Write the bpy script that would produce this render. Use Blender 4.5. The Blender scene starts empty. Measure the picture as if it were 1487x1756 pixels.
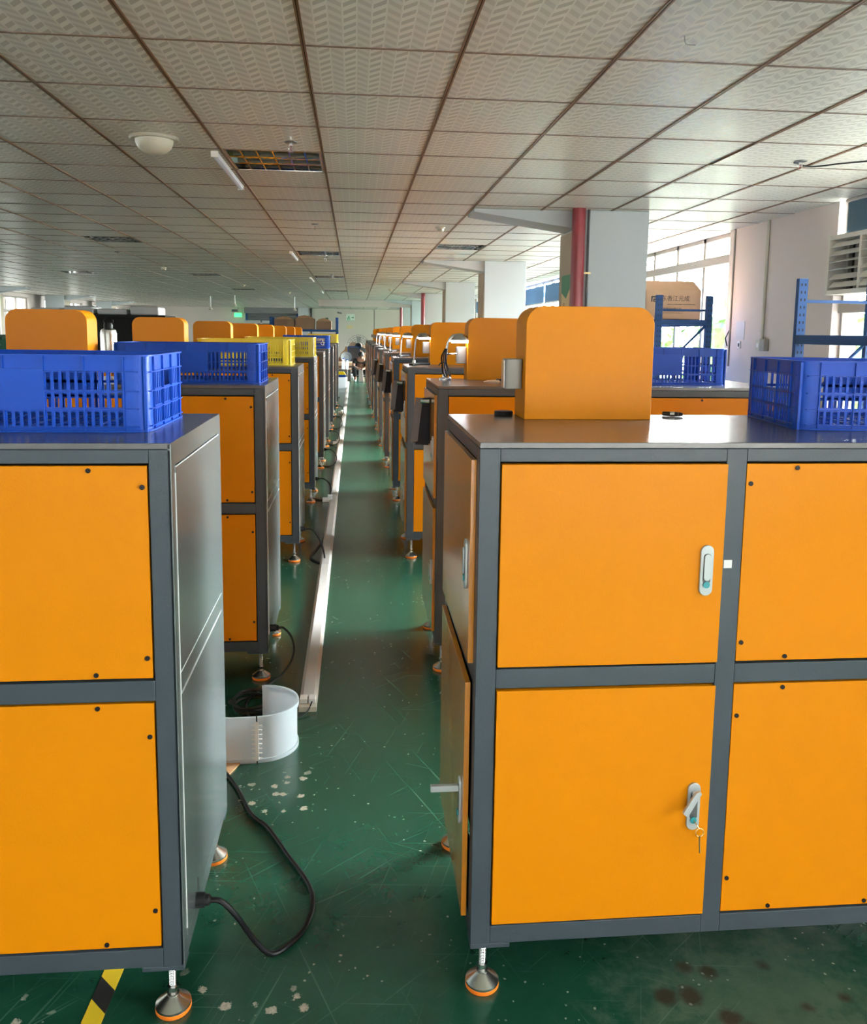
import bpy, bmesh, math, random
from mathutils import Vector, Matrix
random.seed(7)
S = bpy.context.scene
COL = S.collection
PI = math.pi
H = 1.5                      # eye height
HC = 2.564                   # ceiling height

# ------------------------------------------------------------------ camera
def cam_axes(p, y, r):
    cp, sp, cy, sy = math.cos(p), math.sin(p), math.cos(y), math.sin(y)
    f = Vector((sy*cp, cy*cp, -sp)); rt = Vector((cy, -sy, 0)); up = rt.cross(f)
    return rt*math.cos(r)+up*math.sin(r), up*math.cos(r)-rt*math.sin(r), f
FPX = 1447.7
A, B, F = cam_axes(.128, .0943, .0129)
cam = bpy.data.cameras.new('camera'); co = bpy.data.objects.new('camera', cam); COL.objects.link(co)
m = Matrix.Identity(4)
for i in range(3):
    m[i][0], m[i][1], m[i][2] = A[i], B[i], -F[i]
m[2][3] = H
co.matrix_world = m
cam.sensor_fit = 'HORIZONTAL'; cam.sensor_width = 36; cam.lens = 36*FPX/1487
cam.shift_y = -(878-756.7)/1487
cam.clip_start = .02; cam.clip_end = 300
S.camera = co

# ------------------------------------------------------------------ light
W = bpy.data.worlds.new('sky'); S.world = W; W.use_nodes = True
nt = W.node_tree; nt.nodes.clear()
bg = nt.nodes.new('ShaderNodeBackground'); wo = nt.nodes.new('ShaderNodeOutputWorld')
bg.inputs[0].default_value = (1, 1, .995, 1); bg.inputs[1].default_value = 16.0
tcw = nt.nodes.new('ShaderNodeTexCoord'); dp = nt.nodes.new('ShaderNodeVectorMath'); dp.operation = 'DOT_PRODUCT'
SUNW = Vector((.84, .42, .34)).normalized(); dp.inputs[1].default_value = SUNW     # hazy sky, brightest towards the sun's side
nt.links.new(tcw.outputs['Generated'], dp.inputs[0])
mx0 = nt.nodes.new('ShaderNodeMath'); mx0.operation = 'MAXIMUM'; mx0.inputs[1].default_value = 0; nt.links.new(dp.outputs['Value'], mx0.inputs[0])
pw = nt.nodes.new('ShaderNodeMath'); pw.operation = 'POWER'; pw.inputs[1].default_value = 6; nt.links.new(mx0.outputs[0], pw.inputs[0])
ad = nt.nodes.new('ShaderNodeMath'); ad.operation = 'MULTIPLY_ADD'; ad.inputs[1].default_value = 380; ad.inputs[2].default_value = 5.6; nt.links.new(pw.outputs[0], ad.inputs[0])
nt.links.new(ad.outputs[0], bg.inputs[1])
nt.links.new(bg.outputs[0], wo.inputs[0])
S.view_settings.view_transform = 'Standard'; S.view_settings.look = 'None'
S.view_settings.gamma = 1; S.view_settings.exposure = 0.2
try: S.view_settings.use_curve_mapping = False
except Exception: pass

def area(name, loc, rot, sx, sy, power, col=(1, .97, .93), portal=False):
    l = bpy.data.lights.new(name, 'AREA'); l.shape = 'RECTANGLE'; l.size = sx; l.size_y = sy
    l.energy = power; l.color = col
    o = bpy.data.objects.new(name, l); COL.objects.link(o); o.location = loc; o.rotation_euler = rot
    if portal: l.cycles.is_portal = True
    return o
# daylight enters only through the window openings; the portals guide the sampling of the sky
area('sky_portal_right_near', (3.93, 5.0, 1.73), (0, PI/2, 0), 1.66, 3.0, 1, portal=True)
area('sky_portal_right_behind', (3.93, -.9, 1.73), (0, PI/2, 0), 1.66, 3.0, 1, portal=True)
area('sky_portal_right_middle', (3.93, 14.0, 1.73), (0, PI/2, 0), 1.66, 11.2, 1, portal=True)
area('sky_portal_right_far', (3.93, 30.1, 1.73), (0, PI/2, 0), 1.66, 19.0, 1, portal=True)
area('sky_portal_left_far', (-10.53, 26.0, 1.68), (0, -PI/2, 0), 1.55, 27.0, 1, portal=True)
area('sky_portal_left_near', (-10.53, 4.0, 1.68), (0, -PI/2, 0), 1.55, 14.0, 1, portal=True)
area('sky_portal_behind', (-1.85, -2.7, 1.68), (PI/2, 0, 0), 5.5, 1.65, 1, portal=True)

# ------------------------------------------------------------------ materials
def mat(name, col, rough=.5, metal=0, coat=0, spec=.5, trans=0, emit=None, es=0, bump=0, bscale=40, alpha=1, var=0, vscale=3, coat_rough=.1):
    M = bpy.data.materials.new(name); M.use_nodes = True; n = M.node_tree; b = n.nodes['Principled BSDF']
    b.inputs['Base Color'].default_value = (*col, 1); b.inputs['Roughness'].default_value = rough
    b.inputs['Metallic'].default_value = metal; b.inputs['Coat Weight'].default_value = coat
    b.inputs['Coat Roughness'].default_value = coat_rough
    b.inputs['Specular IOR Level'].default_value = spec; b.inputs['Transmission Weight'].default_value = trans
    b.inputs['Alpha'].default_value = alpha
    if emit: b.inputs['Emission Color'].default_value = (*emit, 1); b.inputs['Emission Strength'].default_value = es
    tc = n.nodes.new('ShaderNodeTexCoord')
    if var:
        no = n.nodes.new('ShaderNodeTexNoise'); no.inputs['Scale'].default_value = vscale; no.inputs['Detail'].default_value = 6
        n.links.new(tc.outputs['Object'], no.inputs['Vector'])
        mx = n.nodes.new('ShaderNodeMix'); mx.data_type = 'RGBA'
        mx.inputs[6].default_value = (*[c*(1-var) for c in col], 1); mx.inputs[7].default_value = (*[min(1, c*(1+var)) for c in col], 1)
        n.links.new(no.outputs['Fac'], mx.inputs[0]); n.links.new(mx.outputs[2], b.inputs['Base Color'])
    if bump:
        no = n.nodes.new('ShaderNodeTexNoise'); no.inputs['Scale'].default_value = bscale; no.inputs['Detail'].default_value = 3
        n.links.new(tc.outputs['Object'], no.inputs['Vector'])
        bp = n.nodes.new('ShaderNodeBump'); bp.inputs['Strength'].default_value = bump; bp.inputs['Distance'].default_value = .002
        n.links.new(no.outputs['Fac'], bp.inputs['Height']); n.links.new(bp.outputs[0], b.inputs['Normal'])
    return M
M = {}
M['orange'] = mat('orange_paint', (.50, .166, .0), .5, spec=.1, coat=.10, coat_rough=.2, bump=.12, bscale=220, var=.03)
M['frame'] = mat('slate_grey_paint', (.034, .046, .058), .38, spec=.35, bump=.15, bscale=200)
M['orange_gloss'] = mat('orange_door_lacquer', (.50, .166, .0), .4, spec=.4, coat=1, coat_rough=.12, bump=.1, bscale=160)
M['side'] = mat('grey_side_paint', (.15, .175, .18), .22, metal=.45, spec=.8, bump=.1, bscale=160)
M['top'] = mat('grey_top_sheet', (.07, .072, .078), .2, spec=.6, bump=.12, bscale=30)
M['black'] = mat('black_plastic', (.008, .008, .009), .5, spec=.2)
M['dark'] = mat('dark_void', (.004, .004, .004), .9)
M['rubber'] = mat('orange_rubber', (.8, .19, .01), .5)
M['steel'] = mat('brushed_steel', (.62, .6, .57), .25, metal=1)
M['chrome'] = mat('chrome', (.8, .8, .82), .12, metal=1)
M['handle'] = mat('zinc_handle', (.46, .49, .51), .3, metal=.3)
M['teal'] = mat('teal_lock', (.02, .22, .25), .35)
M['gold'] = mat('brass_key', (.65, .5, .25), .3, metal=1)
M['blue'] = mat('blue_plastic', (.003, .045, .33), .35, spec=.16)
M['yellow'] = mat('yellow_plastic', (.62, .48, .003), .35, coat=.2)
M['rackblue'] = mat('rack_blue_paint', (.008, .045, .15), .5, spec=.25)
M['wall'] = mat('white_wall_paint', (.58, .51, .48), .8, bump=.3, bscale=12, var=.05, vscale=1.2)
M['column'] = mat('column_paint', (.42, .46, .49), .7, bump=.2, bscale=10, var=.03, vscale=2)
M['tan'] = mat('tan_column_edge', (.36, .31, .24), .8, var=.1)
M['white'] = mat('white_plastic', (.72, .72, .71), .35)
M['cream'] = mat('cream_plastic', (.45, .43, .35), .35)
M['conduit'] = mat('white_trunking', (.5, .49, .48), .35, var=.1, vscale=4)
M['grey'] = mat('grey_plastic', (.20, .185, .165), .4)
M['red'] = mat('red_pipe_paint', (.17, .008, .014), .3)
M['darkpipe'] = mat('dark_conduit', (.06, .065, .07), .4)
M['bar'] = mat('copper_ceiling_bar', (.15, .075, .034), .4, metal=.2)
M['barf'] = mat('brown_cross_bar', (.12, .07, .045), .45)
M['window'] = mat('window_frame_paint', (.34, .30, .27), .5)
M['card'] = mat('cardboard', (.72, .44, .27), .8, var=.08, vscale=6)
M['brown'] = mat('brown_cardboard', (.20, .11, .065), .85, var=.15, vscale=4)
M['ink'] = mat('black_ink', (.02, .02, .025), .6)
M['curtain'] = mat('blue_blind_cloth', (.035, .075, .11), .8, bump=.4, bscale=8)
M['blueblind'] = mat('light_blue_blind', (.10, .22, .45), .8)
M['louver'] = mat('ivory_louver', (.55, .52, .46), .45)
M['rust'] = mat('ply_board', (.50, .30, .16), .7, var=.1, vscale=8)
M['shutter'] = mat('roller_shutter_steel', (.10, .105, .11), .45)
M['mirror'] = mat('troffer_mirror', (.75, .77, .75), .06, metal=1)
M['cable'] = mat('black_cable_rubber', (.004, .004, .005), .45, spec=.25)
M['fabric'] = mat('grey_fabric_sample', (.20, .19, .21), .85, bump=.5, bscale=60)
M['fabdark'] = mat('navy_fabric_sample', (.02, .022, .035), .8)
M['film'] = mat('grey_wrap_film', (.45, .45, .46), .35, bump=1, bscale=10)
M['green'] = mat('green_motor_enamel', (.01, .05, .03), .4)
M['signgreen'] = mat('sign_green', (.02, .20, .11), .5)
M['signwhite'] = mat('sign_white', (.7, .75, .7), .5)
M['notice'] = mat('yellow_notice', (.65, .52, .28), .6)
M['exit'] = mat('lit_exit_sign', (.02, .5, .1), .4, emit=(.05, 1, .2), es=2.5)
M['skin'] = mat('skin', (.30, .15, .10), .55)
M['hair'] = mat('black_hair', (.008, .007, .007), .6)
M['cloth_black'] = mat('black_cloth', (.012, .012, .014), .9)
M['cloth_grey'] = mat('grey_cloth', (.25, .22, .21), .9)
M['board'] = mat('dark_board', (.02, .018, .024), .5)
M['pile'] = mat('brown_scrap', (.28, .15, .08), .9, var=.3, vscale=8)
M['leaf'] = mat('foliage', (.10, .26, .05), .8, var=.5, vscale=9)
M['ground'] = mat('outdoor_ground', (.40, .39, .37), .9)
M['led'] = mat('led_ring', (.9, .9, 1), .4, emit=(.93, .93, 1), es=22)
M['tubeoff'] = mat('unlit_tube_diffuser', (.62, .62, .70), .35)
M['orange_tape'] = M['rubber']

def glass():
    G = bpy.data.materials.new('window_glass'); G.use_nodes = True; n = G.node_tree; n.nodes.clear()
    o = n.nodes.new('ShaderNodeOutputMaterial'); t = n.nodes.new('ShaderNodeBsdfTransparent'); g = n.nodes.new('ShaderNodeBsdfGlossy')
    g.inputs['Roughness'].default_value = .03; mx = n.nodes.new('ShaderNodeMixShader'); mx.inputs[0].default_value = .06
    t.inputs[0].default_value = (.93, .97, .96, 1)
    n.links.new(t.outputs[0], mx.inputs[1]); n.links.new(g.outputs[0], mx.inputs[2]); n.links.new(mx.outputs[0], o.inputs[0])
    return G
M['glass'] = glass()
def frosted():
    G = bpy.data.materials.new('translucent_tub'); G.use_nodes = True; n = G.node_tree; b = n.nodes['Principled BSDF']; o = n.nodes['Material Output']
    b.inputs['Base Color'].default_value = (.72, .80, .86, 1); b.inputs['Roughness'].default_value = .3
    t = n.nodes.new('ShaderNodeBsdfTranslucent'); t.inputs[0].default_value = (.75, .83, .9, 1)
    tr = n.nodes.new('ShaderNodeBsdfTransparent'); m1 = n.nodes.new('ShaderNodeMixShader'); m2 = n.nodes.new('ShaderNodeMixShader')
    m1.inputs[0].default_value = .45; m2.inputs[0].default_value = .18
    n.links.new(b.outputs[0], m1.inputs[1]); n.links.new(t.outputs[0], m1.inputs[2])
    n.links.new(m1.outputs[0], m2.inputs[1]); n.links.new(tr.outputs[0], m2.inputs[2]); n.links.new(m2.outputs[0], o.inputs[0])
    return G
M['frost'] = frosted()

class NT:
    def __init__(s, name):
        s.M = bpy.data.materials.new(name); s.M.use_nodes = True; s.n = s.M.node_tree; s.b = s.n.nodes['Principled BSDF']
    def add(s, t, **k):
        x = s.n.nodes.new(t)
        for a, v in k.items(): setattr(x, a, v)
        return x
    def inp(s, sock, v):
        if isinstance(v, bpy.types.NodeSocket): s.n.links.new(v, sock)
        else: sock.default_value = v
    def ma(s, op, a, b=None, c=None, clamp=False):
        x = s.add('ShaderNodeMath', operation=op); x.use_clamp = clamp
        s.inp(x.inputs[0], a)
        if b is not None: s.inp(x.inputs[1], b)
        if c is not None: s.inp(x.inputs[2], c)
        return x.outputs[0]
    def mix(s, f, a, b):
        x = s.add('ShaderNodeMix', data_type='RGBA'); s.inp(x.inputs[0], f)
        s.inp(x.inputs[6], (*a, 1) if isinstance(a, tuple) else a); s.inp(x.inputs[7], (*b, 1) if isinstance(b, tuple) else b)
        return x.outputs[2]
    def noise(s, vec, scale, detail=4, rough=.5):
        x = s.add('ShaderNodeTexNoise'); s.inp(x.inputs['Vector'], vec); x.inputs['Scale'].default_value = scale
        x.inputs['Detail'].default_value = detail; x.inputs['Roughness'].default_value = rough
        return x.outputs['Fac']
    def mapping(s, vec, loc=(0, 0, 0), rot=(0, 0, 0), sc=(1, 1, 1)):
        x = s.add('ShaderNodeMapping'); s.inp(x.inputs[0], vec); x.inputs[1].default_value = loc; x.inputs[2].default_value = rot; x.inputs[3].default_value = sc
        return x.outputs[0]
TX, TY = .6, .6386; CX0, CY0 = -.192, 3.364
def ceiling_mat():
    k = NT('patterned_ceiling_tile'); tc = k.add('ShaderNodeTexCoord').outputs['Object']
    sp = k.add('ShaderNodeSeparateXYZ'); k.inp(sp.inputs[0], tc)
    u = k.ma('MULTIPLY', k.ma('SUBTRACT', sp.outputs[0], CX0), 6/TX)
    v = k.ma('MULTIPLY', k.ma('SUBTRACT', sp.outputs[1], CY0), 9/TY)
    fu = k.ma('FRACT', u)
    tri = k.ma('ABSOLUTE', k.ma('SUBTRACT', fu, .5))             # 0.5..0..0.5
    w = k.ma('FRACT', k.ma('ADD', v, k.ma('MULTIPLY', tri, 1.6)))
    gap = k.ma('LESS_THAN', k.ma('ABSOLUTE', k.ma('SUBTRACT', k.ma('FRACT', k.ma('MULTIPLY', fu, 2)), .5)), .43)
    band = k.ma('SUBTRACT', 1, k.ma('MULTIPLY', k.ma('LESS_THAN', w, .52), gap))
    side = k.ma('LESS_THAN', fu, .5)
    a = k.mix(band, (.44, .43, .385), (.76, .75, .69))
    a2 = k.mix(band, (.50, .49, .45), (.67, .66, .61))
    c = k.mix(side, a, a2)  # slopes toned apart in the colour, standing in for sheen on the embossing
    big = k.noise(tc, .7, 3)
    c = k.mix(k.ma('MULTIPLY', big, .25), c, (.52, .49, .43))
    k.inp(k.b.inputs['Base Color'], c)
    k.inp(k.b.inputs['Roughness'], k.ma('MULTIPLY_ADD', band, .12, .3)); k.b.inputs['Specular IOR Level'].default_value = .5
    # each pressed tile bellies slightly, so reflections break up row by row
    tv = k.ma('FRACT', k.ma('MULTIPLY', k.ma('SUBTRACT', sp.outputs[1], CY0), 1/TY))
    tu = k.ma('FRACT', k.ma('MULTIPLY', k.ma('SUBTRACT', sp.outputs[0], CX0), 1/TX))
    bel = k.ma('MULTIPLY', k.ma('MULTIPLY', tv, k.ma('SUBTRACT', 1, tv)), k.ma('MULTIPLY', tu, k.ma('SUBTRACT', 1, tu)))
    bp = k.add('ShaderNodeBump'); bp.inputs['Strength'].default_value = .6; bp.inputs['Distance'].default_value = .05
    k.inp(bp.inputs['Height'], k.ma('ADD', bel, k.ma('MULTIPLY', k.noise(tc, 1.5, 2), .12))); k.inp(k.b.inputs['Normal'], bp.outputs[0])
    return k.M
M['ceil'] = ceiling_mat()
def floor_mat():
    k = NT('green_epoxy_floor'); tc = k.add('ShaderNodeTexCoord').outputs['Object']
    n1 = k.noise(tc, 1.3, 5, .6); n2 = k.noise(tc, 9, 12, .72)
    c = k.mix(n1, (.003, .027, .016), (.009, .056, .032))
    c = k.mix(k.ma('MULTIPLY', k.ma('SUBTRACT', n2, .36), 1.3, clamp=True), c, (.018, .072, .043))
    # scuff scratches
    scr = None
    for ang, off in ((.5, 0), (-.7, 3), (1.9, 7), (2.6, 5), (.1, 9), (1.2, 12)):
        v = k.mapping(k.mapping(tc, (off, off*.3, 0), (0, 0, ang)), (0, 0, off), (0, 0, 0), (1.1, 60, 1))
        s_ = k.noise(v, 2.2, 2, .4)
        line = k.ma('MULTIPLY', k.ma('SUBTRACT', s_, .69), 14, clamp=True)
        scr = line if scr is None else k.ma('MAXIMUM', scr, line)
    gate = k.ma('MULTIPLY', k.ma('SUBTRACT', k.noise(tc, 2.2, 3), .38), 4, clamp=True)
    c = k.mix(k.ma('MULTIPLY', k.ma('MULTIPLY', scr, gate), .24), c, (.20, .32, .25))
    # chips down to the screed
    wv = k.add('ShaderNodeTexVoronoi'); k.inp(wv.inputs['Vector'], tc); wv.inputs['Scale'].default_value = 20
    chip = k.ma('MULTIPLY', k.ma('SUBTRACT', .56, k.ma('ADD', wv.outputs['Distance'], k.ma('MULTIPLY', k.noise(tc, 75, 4, .75), .62))), 30, clamp=True)
    sp = k.add('ShaderNodeSeparateXYZ'); k.inp(sp.inputs[0], tc)
    g2 = k.ma('MULTIPLY', k.ma('SUBTRACT', k.noise(k.mapping(tc, (4.2, 1.1, 0)), 3.2, 3), .50), 9, clamp=True)
    def patch(x, y, r, seed):
        dx = k.ma('SUBTRACT', sp.outputs[0], x); dy = k.ma('SUBTRACT', sp.outputs[1], y)
        d = k.ma('SQRT', k.ma('ADD', k.ma('MULTIPLY', dx, dx), k.ma('MULTIPLY', dy, dy)))
        d = k.ma('ADD', d, k.ma('MULTIPLY', k.ma('SUBTRACT', k.noise(k.mapping(tc, (seed, seed, 0)), 9, 3, .7), .5), r*2))
        return k.ma('MULTIPLY', k.ma('SUBTRACT', r, d), 20, clamp=True)
    g3 = k.ma('MAXIMUM', k.ma('MAXIMUM', patch(-.22, 2.60, .16, 1), patch(-.38, 2.62, .10, 2)), k.ma('MAXIMUM', patch(-.30, 1.78, .11, 3), k.ma('MAXIMUM', patch(-.9, 1.8, .2, 4), patch(-.15, 1.7, .09, 5))))
    chipm = k.ma('MULTIPLY', chip, g3)
    wv2 = k.add('ShaderNodeTexVoronoi'); k.inp(wv2.inputs['Vector'], tc); wv2.inputs['Scale'].default_value = 30
    fl = k.ma('MULTIPLY', k.ma('SUBTRACT', .25, k.ma('ADD', wv2.outputs['Distance'], k.ma('MULTIPLY', k.noise(tc, 90, 2), .3))), 25, clamp=True)
    chipm = k.ma('MAXIMUM', chipm, k.ma('MULTIPLY', fl, k.ma('MULTIPLY', k.ma('SUBTRACT', k.noise(tc, 2.5, 2), .45), 5, clamp=True)))
    c = k.mix(k.ma('MULTIPLY', chipm, k.ma('MULTIPLY_ADD', k.noise(tc, 160, 3), 1.6, 0, clamp=True), clamp=True), c, (.36, .31, .25))
    # oily brown drips in front of the near right machine, with a dusty halo
    def blob(x, y, r, e, seed):
        dx = k.ma('SUBTRACT', sp.outputs[0], x); dy = k.ma('SUBTRACT', sp.outputs[1], y)
        d = k.ma('SQRT', k.ma('ADD', k.ma('MULTIPLY', dx, dx), k.ma('MULTIPLY', dy, dy)))
        d = k.ma('ADD', d, k.ma('MULTIPLY', k.ma('SUBTRACT', k.noise(k.mapping(tc, (seed, seed, 0)), 14, 4, .7), .5), r*1.6))
        return k.ma('MULTIPLY', k.ma('SUBTRACT', r, d), 1/e, clamp=True)
    halo = blob(.93, 1.62, .40, .25, 2)
    c = k.mix(k.ma('MULTIPLY', k.ma('MULTIPLY', halo, n2), .55), c, (.16, .18, .13))
    st = None
    for x, y, r in ((.79, 1.78, .045), (.84, 1.76, .05), (.77, 1.69, .06), (.71, 1.695, .05), (.83, 1.625, .05), (.87, 1.585, .05), (1.02, 1.64, .035), (1.12, 1.66, .035), (.98, 1.77, .035)):
        b_ = blob(x, y, r*.62, .02, x*9); st = b_ if st is None else k.ma('MAXIMUM', st, b_)
    c = k.mix(k.ma('MULTIPLY', st, .85), c, (.035, .02, .014))
    k.inp(k.b.inputs['Base Color'], c)
    k.inp(k.b.inputs['Roughness'], k.ma('ADD', k.ma('MULTIPLY', n2, .08), k.ma('MULTIPLY_ADD', chipm, .4, .20)))
    k.b.inputs['Specular IOR Level'].default_value = .55
    bp = k.add('ShaderNodeBump'); bp.inputs['Strength'].default_value = .05; bp.inputs['Distance'].default_value = .01
    k.inp(bp.inputs['Height'], k.ma('SUBTRACT', k.noise(tc, 5, 4), k.ma('MULTIPLY', chipm, .15))); k.inp(k.b.inputs['Normal'], bp.outputs[0])
    return k.M
M['floor'] = floor_mat()
def tape_mat():
    k = NT('hazard_tape'); tc = k.add('ShaderNodeTexCoord').outputs['Object']; sp = k.add('ShaderNodeSeparateXYZ'); k.inp(sp.inputs[0], tc)
    s_ = k.ma('FRACT', k.ma('MULTIPLY', k.ma('SUBTRACT', sp.outputs[1], k.ma('MULTIPLY', sp.outputs[0], -1.0)), 1/.135))
    k.inp(k.b.inputs['Base Color'], k.mix(k.ma('GREATER_THAN', s_, .5), (.015, .015, .015), (.62, .42, .02))); k.b.inputs['Roughness'].default_value = .45
    return k.M
M['tape'] = tape_mat()
def slat_mat(): return M['shutter']

# ------------------------------------------------------------------ mesh helpers
class MB:
    def __init__(s): s.b = bmesh.new()
    def box(s, x0, x1, y0, y1, z0, z1, rot=None, piv=None):
        vs = [s.b.verts.new((x, y, z)) for x in (x0, x1) for y in (y0, y1) for z in (z0, z1)]
        for f in ((0, 1, 3, 2), (4, 6, 7, 5), (0, 4, 5, 1), (2, 3, 7, 6), (0, 2, 6, 4), (1, 5, 7, 3)):
            s.b.faces.new([vs[i] for i in f])
        if rot is not None:
            p = Vector(piv if piv else ((x0+x1)/2, (y0+y1)/2, (z0+z1)/2))
            for v in vs: v.co = rot @ (v.co-p)+p
        return s
    def quad(s, pts):
        s.b.faces.new([s.b.verts.new(p) for p in pts]); return s
    def prism(s, poly, fn, d0, d1):
        """poly in 2-D, fn(u, v, d) -> xyz"""
        a = [s.b.verts.new(fn(u, v, d0)) for u, v in poly]; c = [s.b.verts.new(fn(u, v, d1)) for u, v in poly]
        n = len(poly); s.b.faces.new(a); s.b.faces.new(c[::-1])
        for i in range(n): s.b.faces.new((a[i], c[i], c[(i+1) % n], a[(i+1) % n]))
        return s
    def lathe(s, prof, c=(0, 0, 0), n=24, ax='z'):
        rings = []
        for r, h in prof:
            ring = []
            for i in range(n):
                t = 2*PI*i/n; p = (r*math.cos(t), r*math.sin(t), h)
                if ax == 'x': p = (p[2], p[0], p[1])
                if ax == 'y': p = (p[0], p[2], p[1])
                ring.append(s.b.verts.new((c[0]+p[0], c[1]+p[1], c[2]+p[2])))
            rings.append(ring)
        for a, d in zip(rings, rings[1:]):
            for i in range(n): s.b.faces.new((a[i], a[(i+1) % n], d[(i+1) % n], d[i]))
        s.b.faces.new(rings[0][::-1]); s.b.faces.new(rings[-1])
        return s
    def tube(s, path, r, n=8):
        path = [Vector(p) for p in path]; rings = []; up = None
        for i, p in enumerate(path):
            d = (path[min(i+1, len(path)-1)]-path[max(i-1, 0)]).normalized()
            if up is None: up = Vector((0, 0, 1)) if abs(d.z) < .9 else Vector((1, 0, 0))
            x = d.cross(up).normalized(); up = x.cross(d).normalized()
            rr = r[i] if isinstance(r, (list, tuple)) else r
            rings.append([s.b.verts.new(p+(x*math.cos(2*PI*k/n)+up*math.sin(2*PI*k/n))*rr) for k in range(n)])
        for a, c in zip(rings, rings[1:]):
            for k in range(n): s.b.faces.new((a[k], a[(k+1) % n], c[(k+1) % n], c[k]))
        s.b.faces.new(rings[0][::-1]); s.b.faces.new(rings[-1])
        return s
    def ball(s, c, r, sc=(1, 1, 1), sub=2, noise=0):
        res = bmesh.ops.create_icosphere(s.b, subdivisions=sub, radius=1)
        for v in res['verts']:
            k = 1+noise*(random.random()-.5)
            v.co = Vector((c[0]+v.co.x*r*sc[0]*k, c[1]+v.co.y*r*sc[1]*k, c[2]+v.co.z*r*sc[2]*k))
        return s
    def build(s, name, mt, parent=None, bevel=0, seg=2, smooth=True, loc=None):
        bmesh.ops.recalc_face_normals(s.b, faces=s.b.faces[:])
        if smooth:
            for f in s.b.faces: f.smooth = True
            for e in s.b.edges:
                if len(e.link_faces) == 2 and e.calc_face_angle(0) > .6: e.smooth = False
        me = bpy.data.meshes.new(name); s.b.to_mesh(me); s.b.free(); me.materials.append(M[mt])
        o = bpy.data.objects.new(name, me); COL.objects.link(o)
        if parent: o.parent = parent
        if loc: o.location = loc
        if bevel:
            md = o.modifiers.new('bevel', 'BEVEL'); md.width = bevel; md.segments = seg; md.limit_method = 'ANGLE'; md.angle_limit = .7; md.harden_normals = True
        return o
def smooth_path(pts, k=6):
    out = []; P = [Vector(p) for p in pts]; P = [P[0]*2-P[1]]+P+[P[-1]*2-P[-2]]
    for i in range(1, len(P)-2):
        for j in range(k):
            t = j/k; a, b, c, d = P[i-1:i+3]
            out.append(.5*((2*b)+(c-a)*t+(2*a-5*b+4*c-d)*t*t+(3*b-a-3*c+d)*t**3))
    out.append(P[-2]); return out
def rrect(x0, x1, z0, z1, r, n=6, corners=(1, 1, 1, 1)):
    pts = []
    for (cx, cz, a0, on) in ((x1-r, z1-r, 0, corners[0]), (x0+r, z1-r, PI/2, corners[1]), (x0+r, z0+r, PI, corners[2]), (x1-r, z0+r, 1.5*PI, corners[3])):
        if on: pts += [(cx+r*math.cos(a0+PI/2*i/n), cz+r*math.sin(a0+PI/2*i/n)) for i in range(n+1)]
        else: pts.append((x1 if a0 in (0, 1.5*PI) else x0, z1 if a0 < 3 else z0))
    return pts
def tag(o, label, cat, group=None, kind=None):
    o['label'] = label; o['category'] = cat
    if group: o['group'] = group
    if kind: o['kind'] = kind
    return o
def thing(name, label, cat, loc=(0, 0, 0), rz=0, group=None):
    o = bpy.data.objects.new(name, None); COL.objects.link(o); o.location = loc; o.rotation_euler = (0, 0, rz); o.empty_display_size = .1
    return tag(o, label, cat, group)
def struct(o): o['kind'] = 'structure'; return o
def copy_tree(o, parent=None, skip=()):
    c = o.copy(); COL.objects.link(c); c.parent = parent
    for ch in list(o.children):
        if ch.name.split('.')[0] in skip: continue
        copy_tree(ch, c, skip)
    return c
ORD = ['nearest', 'second', 'third', 'fourth', 'fifth', 'sixth', 'seventh', 'eighth', 'ninth', 'tenth', 'eleventh', 'twelfth']

# ================================================================== STRUCTURE
XL, XR, YB, YF, ZT = -10.4, 3.8, -2.6, 41.0, 3.0
struct(MB().box(XL-.3, XR+.3, YB-.3, YF+.3, -.1, 0).build('floor', 'floor', smooth=False))
# suspended ceiling, tile by tile; open cells hold the louvred lights
open_cells = {(-1, 3): 0, (-1, 13): 0, (2, 11): 0, (-5, 11): 0, (-1, 21): 0, (-9, 21): 0, (-1, 30): 0, (-5, 21): 0, (-5, 30): 0}
# (column, row): a few cells
b = MB()
for i in range(-18, 8):
    for j in range(-14, 60):
        if (i, j) in open_cells: continue
        x0, y0 = CX0+i*TX, CY0+j*TY
        x1, y1 = min(x0+TX, XR), min(y0+TY, YF); x0c, y0c = max(x0, XL), max(y0, YB)
        if x1 <= x0c or y1 <= y0c: continue
        b.quad([(x0c, y0c, HC), (x0c, y1, HC), (x1, y1, HC), (x1, y0c, HC)])
struct(b.build('ceiling', 'ceil', smooth=False))
struct(MB().box(XL, XR, YB, YF, ZT-.05, ZT).build('ceiling', 'dark', smooth=False))
b = MB()
for i in range(-17, 8):
    x = CX0+i*TX
    if x > XR-.02: continue
    for dx in (-.0075, .0035): b.box(x+dx-.0015, x+dx+.0055, YB, YF, HC-.006, HC+.002)
struct(b.build('trim_1', 'bar', smooth=False))
b = MB()
for j in range(-13, 60):
    y = CY0+j*TY
    if y > YF: break
    b.box(XL, XR, y-.006, y+.006, HC-.003, HC+.004)
struct(b.build('trim_2', 'barf', smooth=False))
b = MB()
for i in range(-17, 8):
    x = CX0+i*TX
    if x < XR-.02: b.box(x-.0025, x+.0025, YB, YF, HC-.0035, HC+.001)
struct(b.build('trim_3', 'dark', smooth=False))

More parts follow.
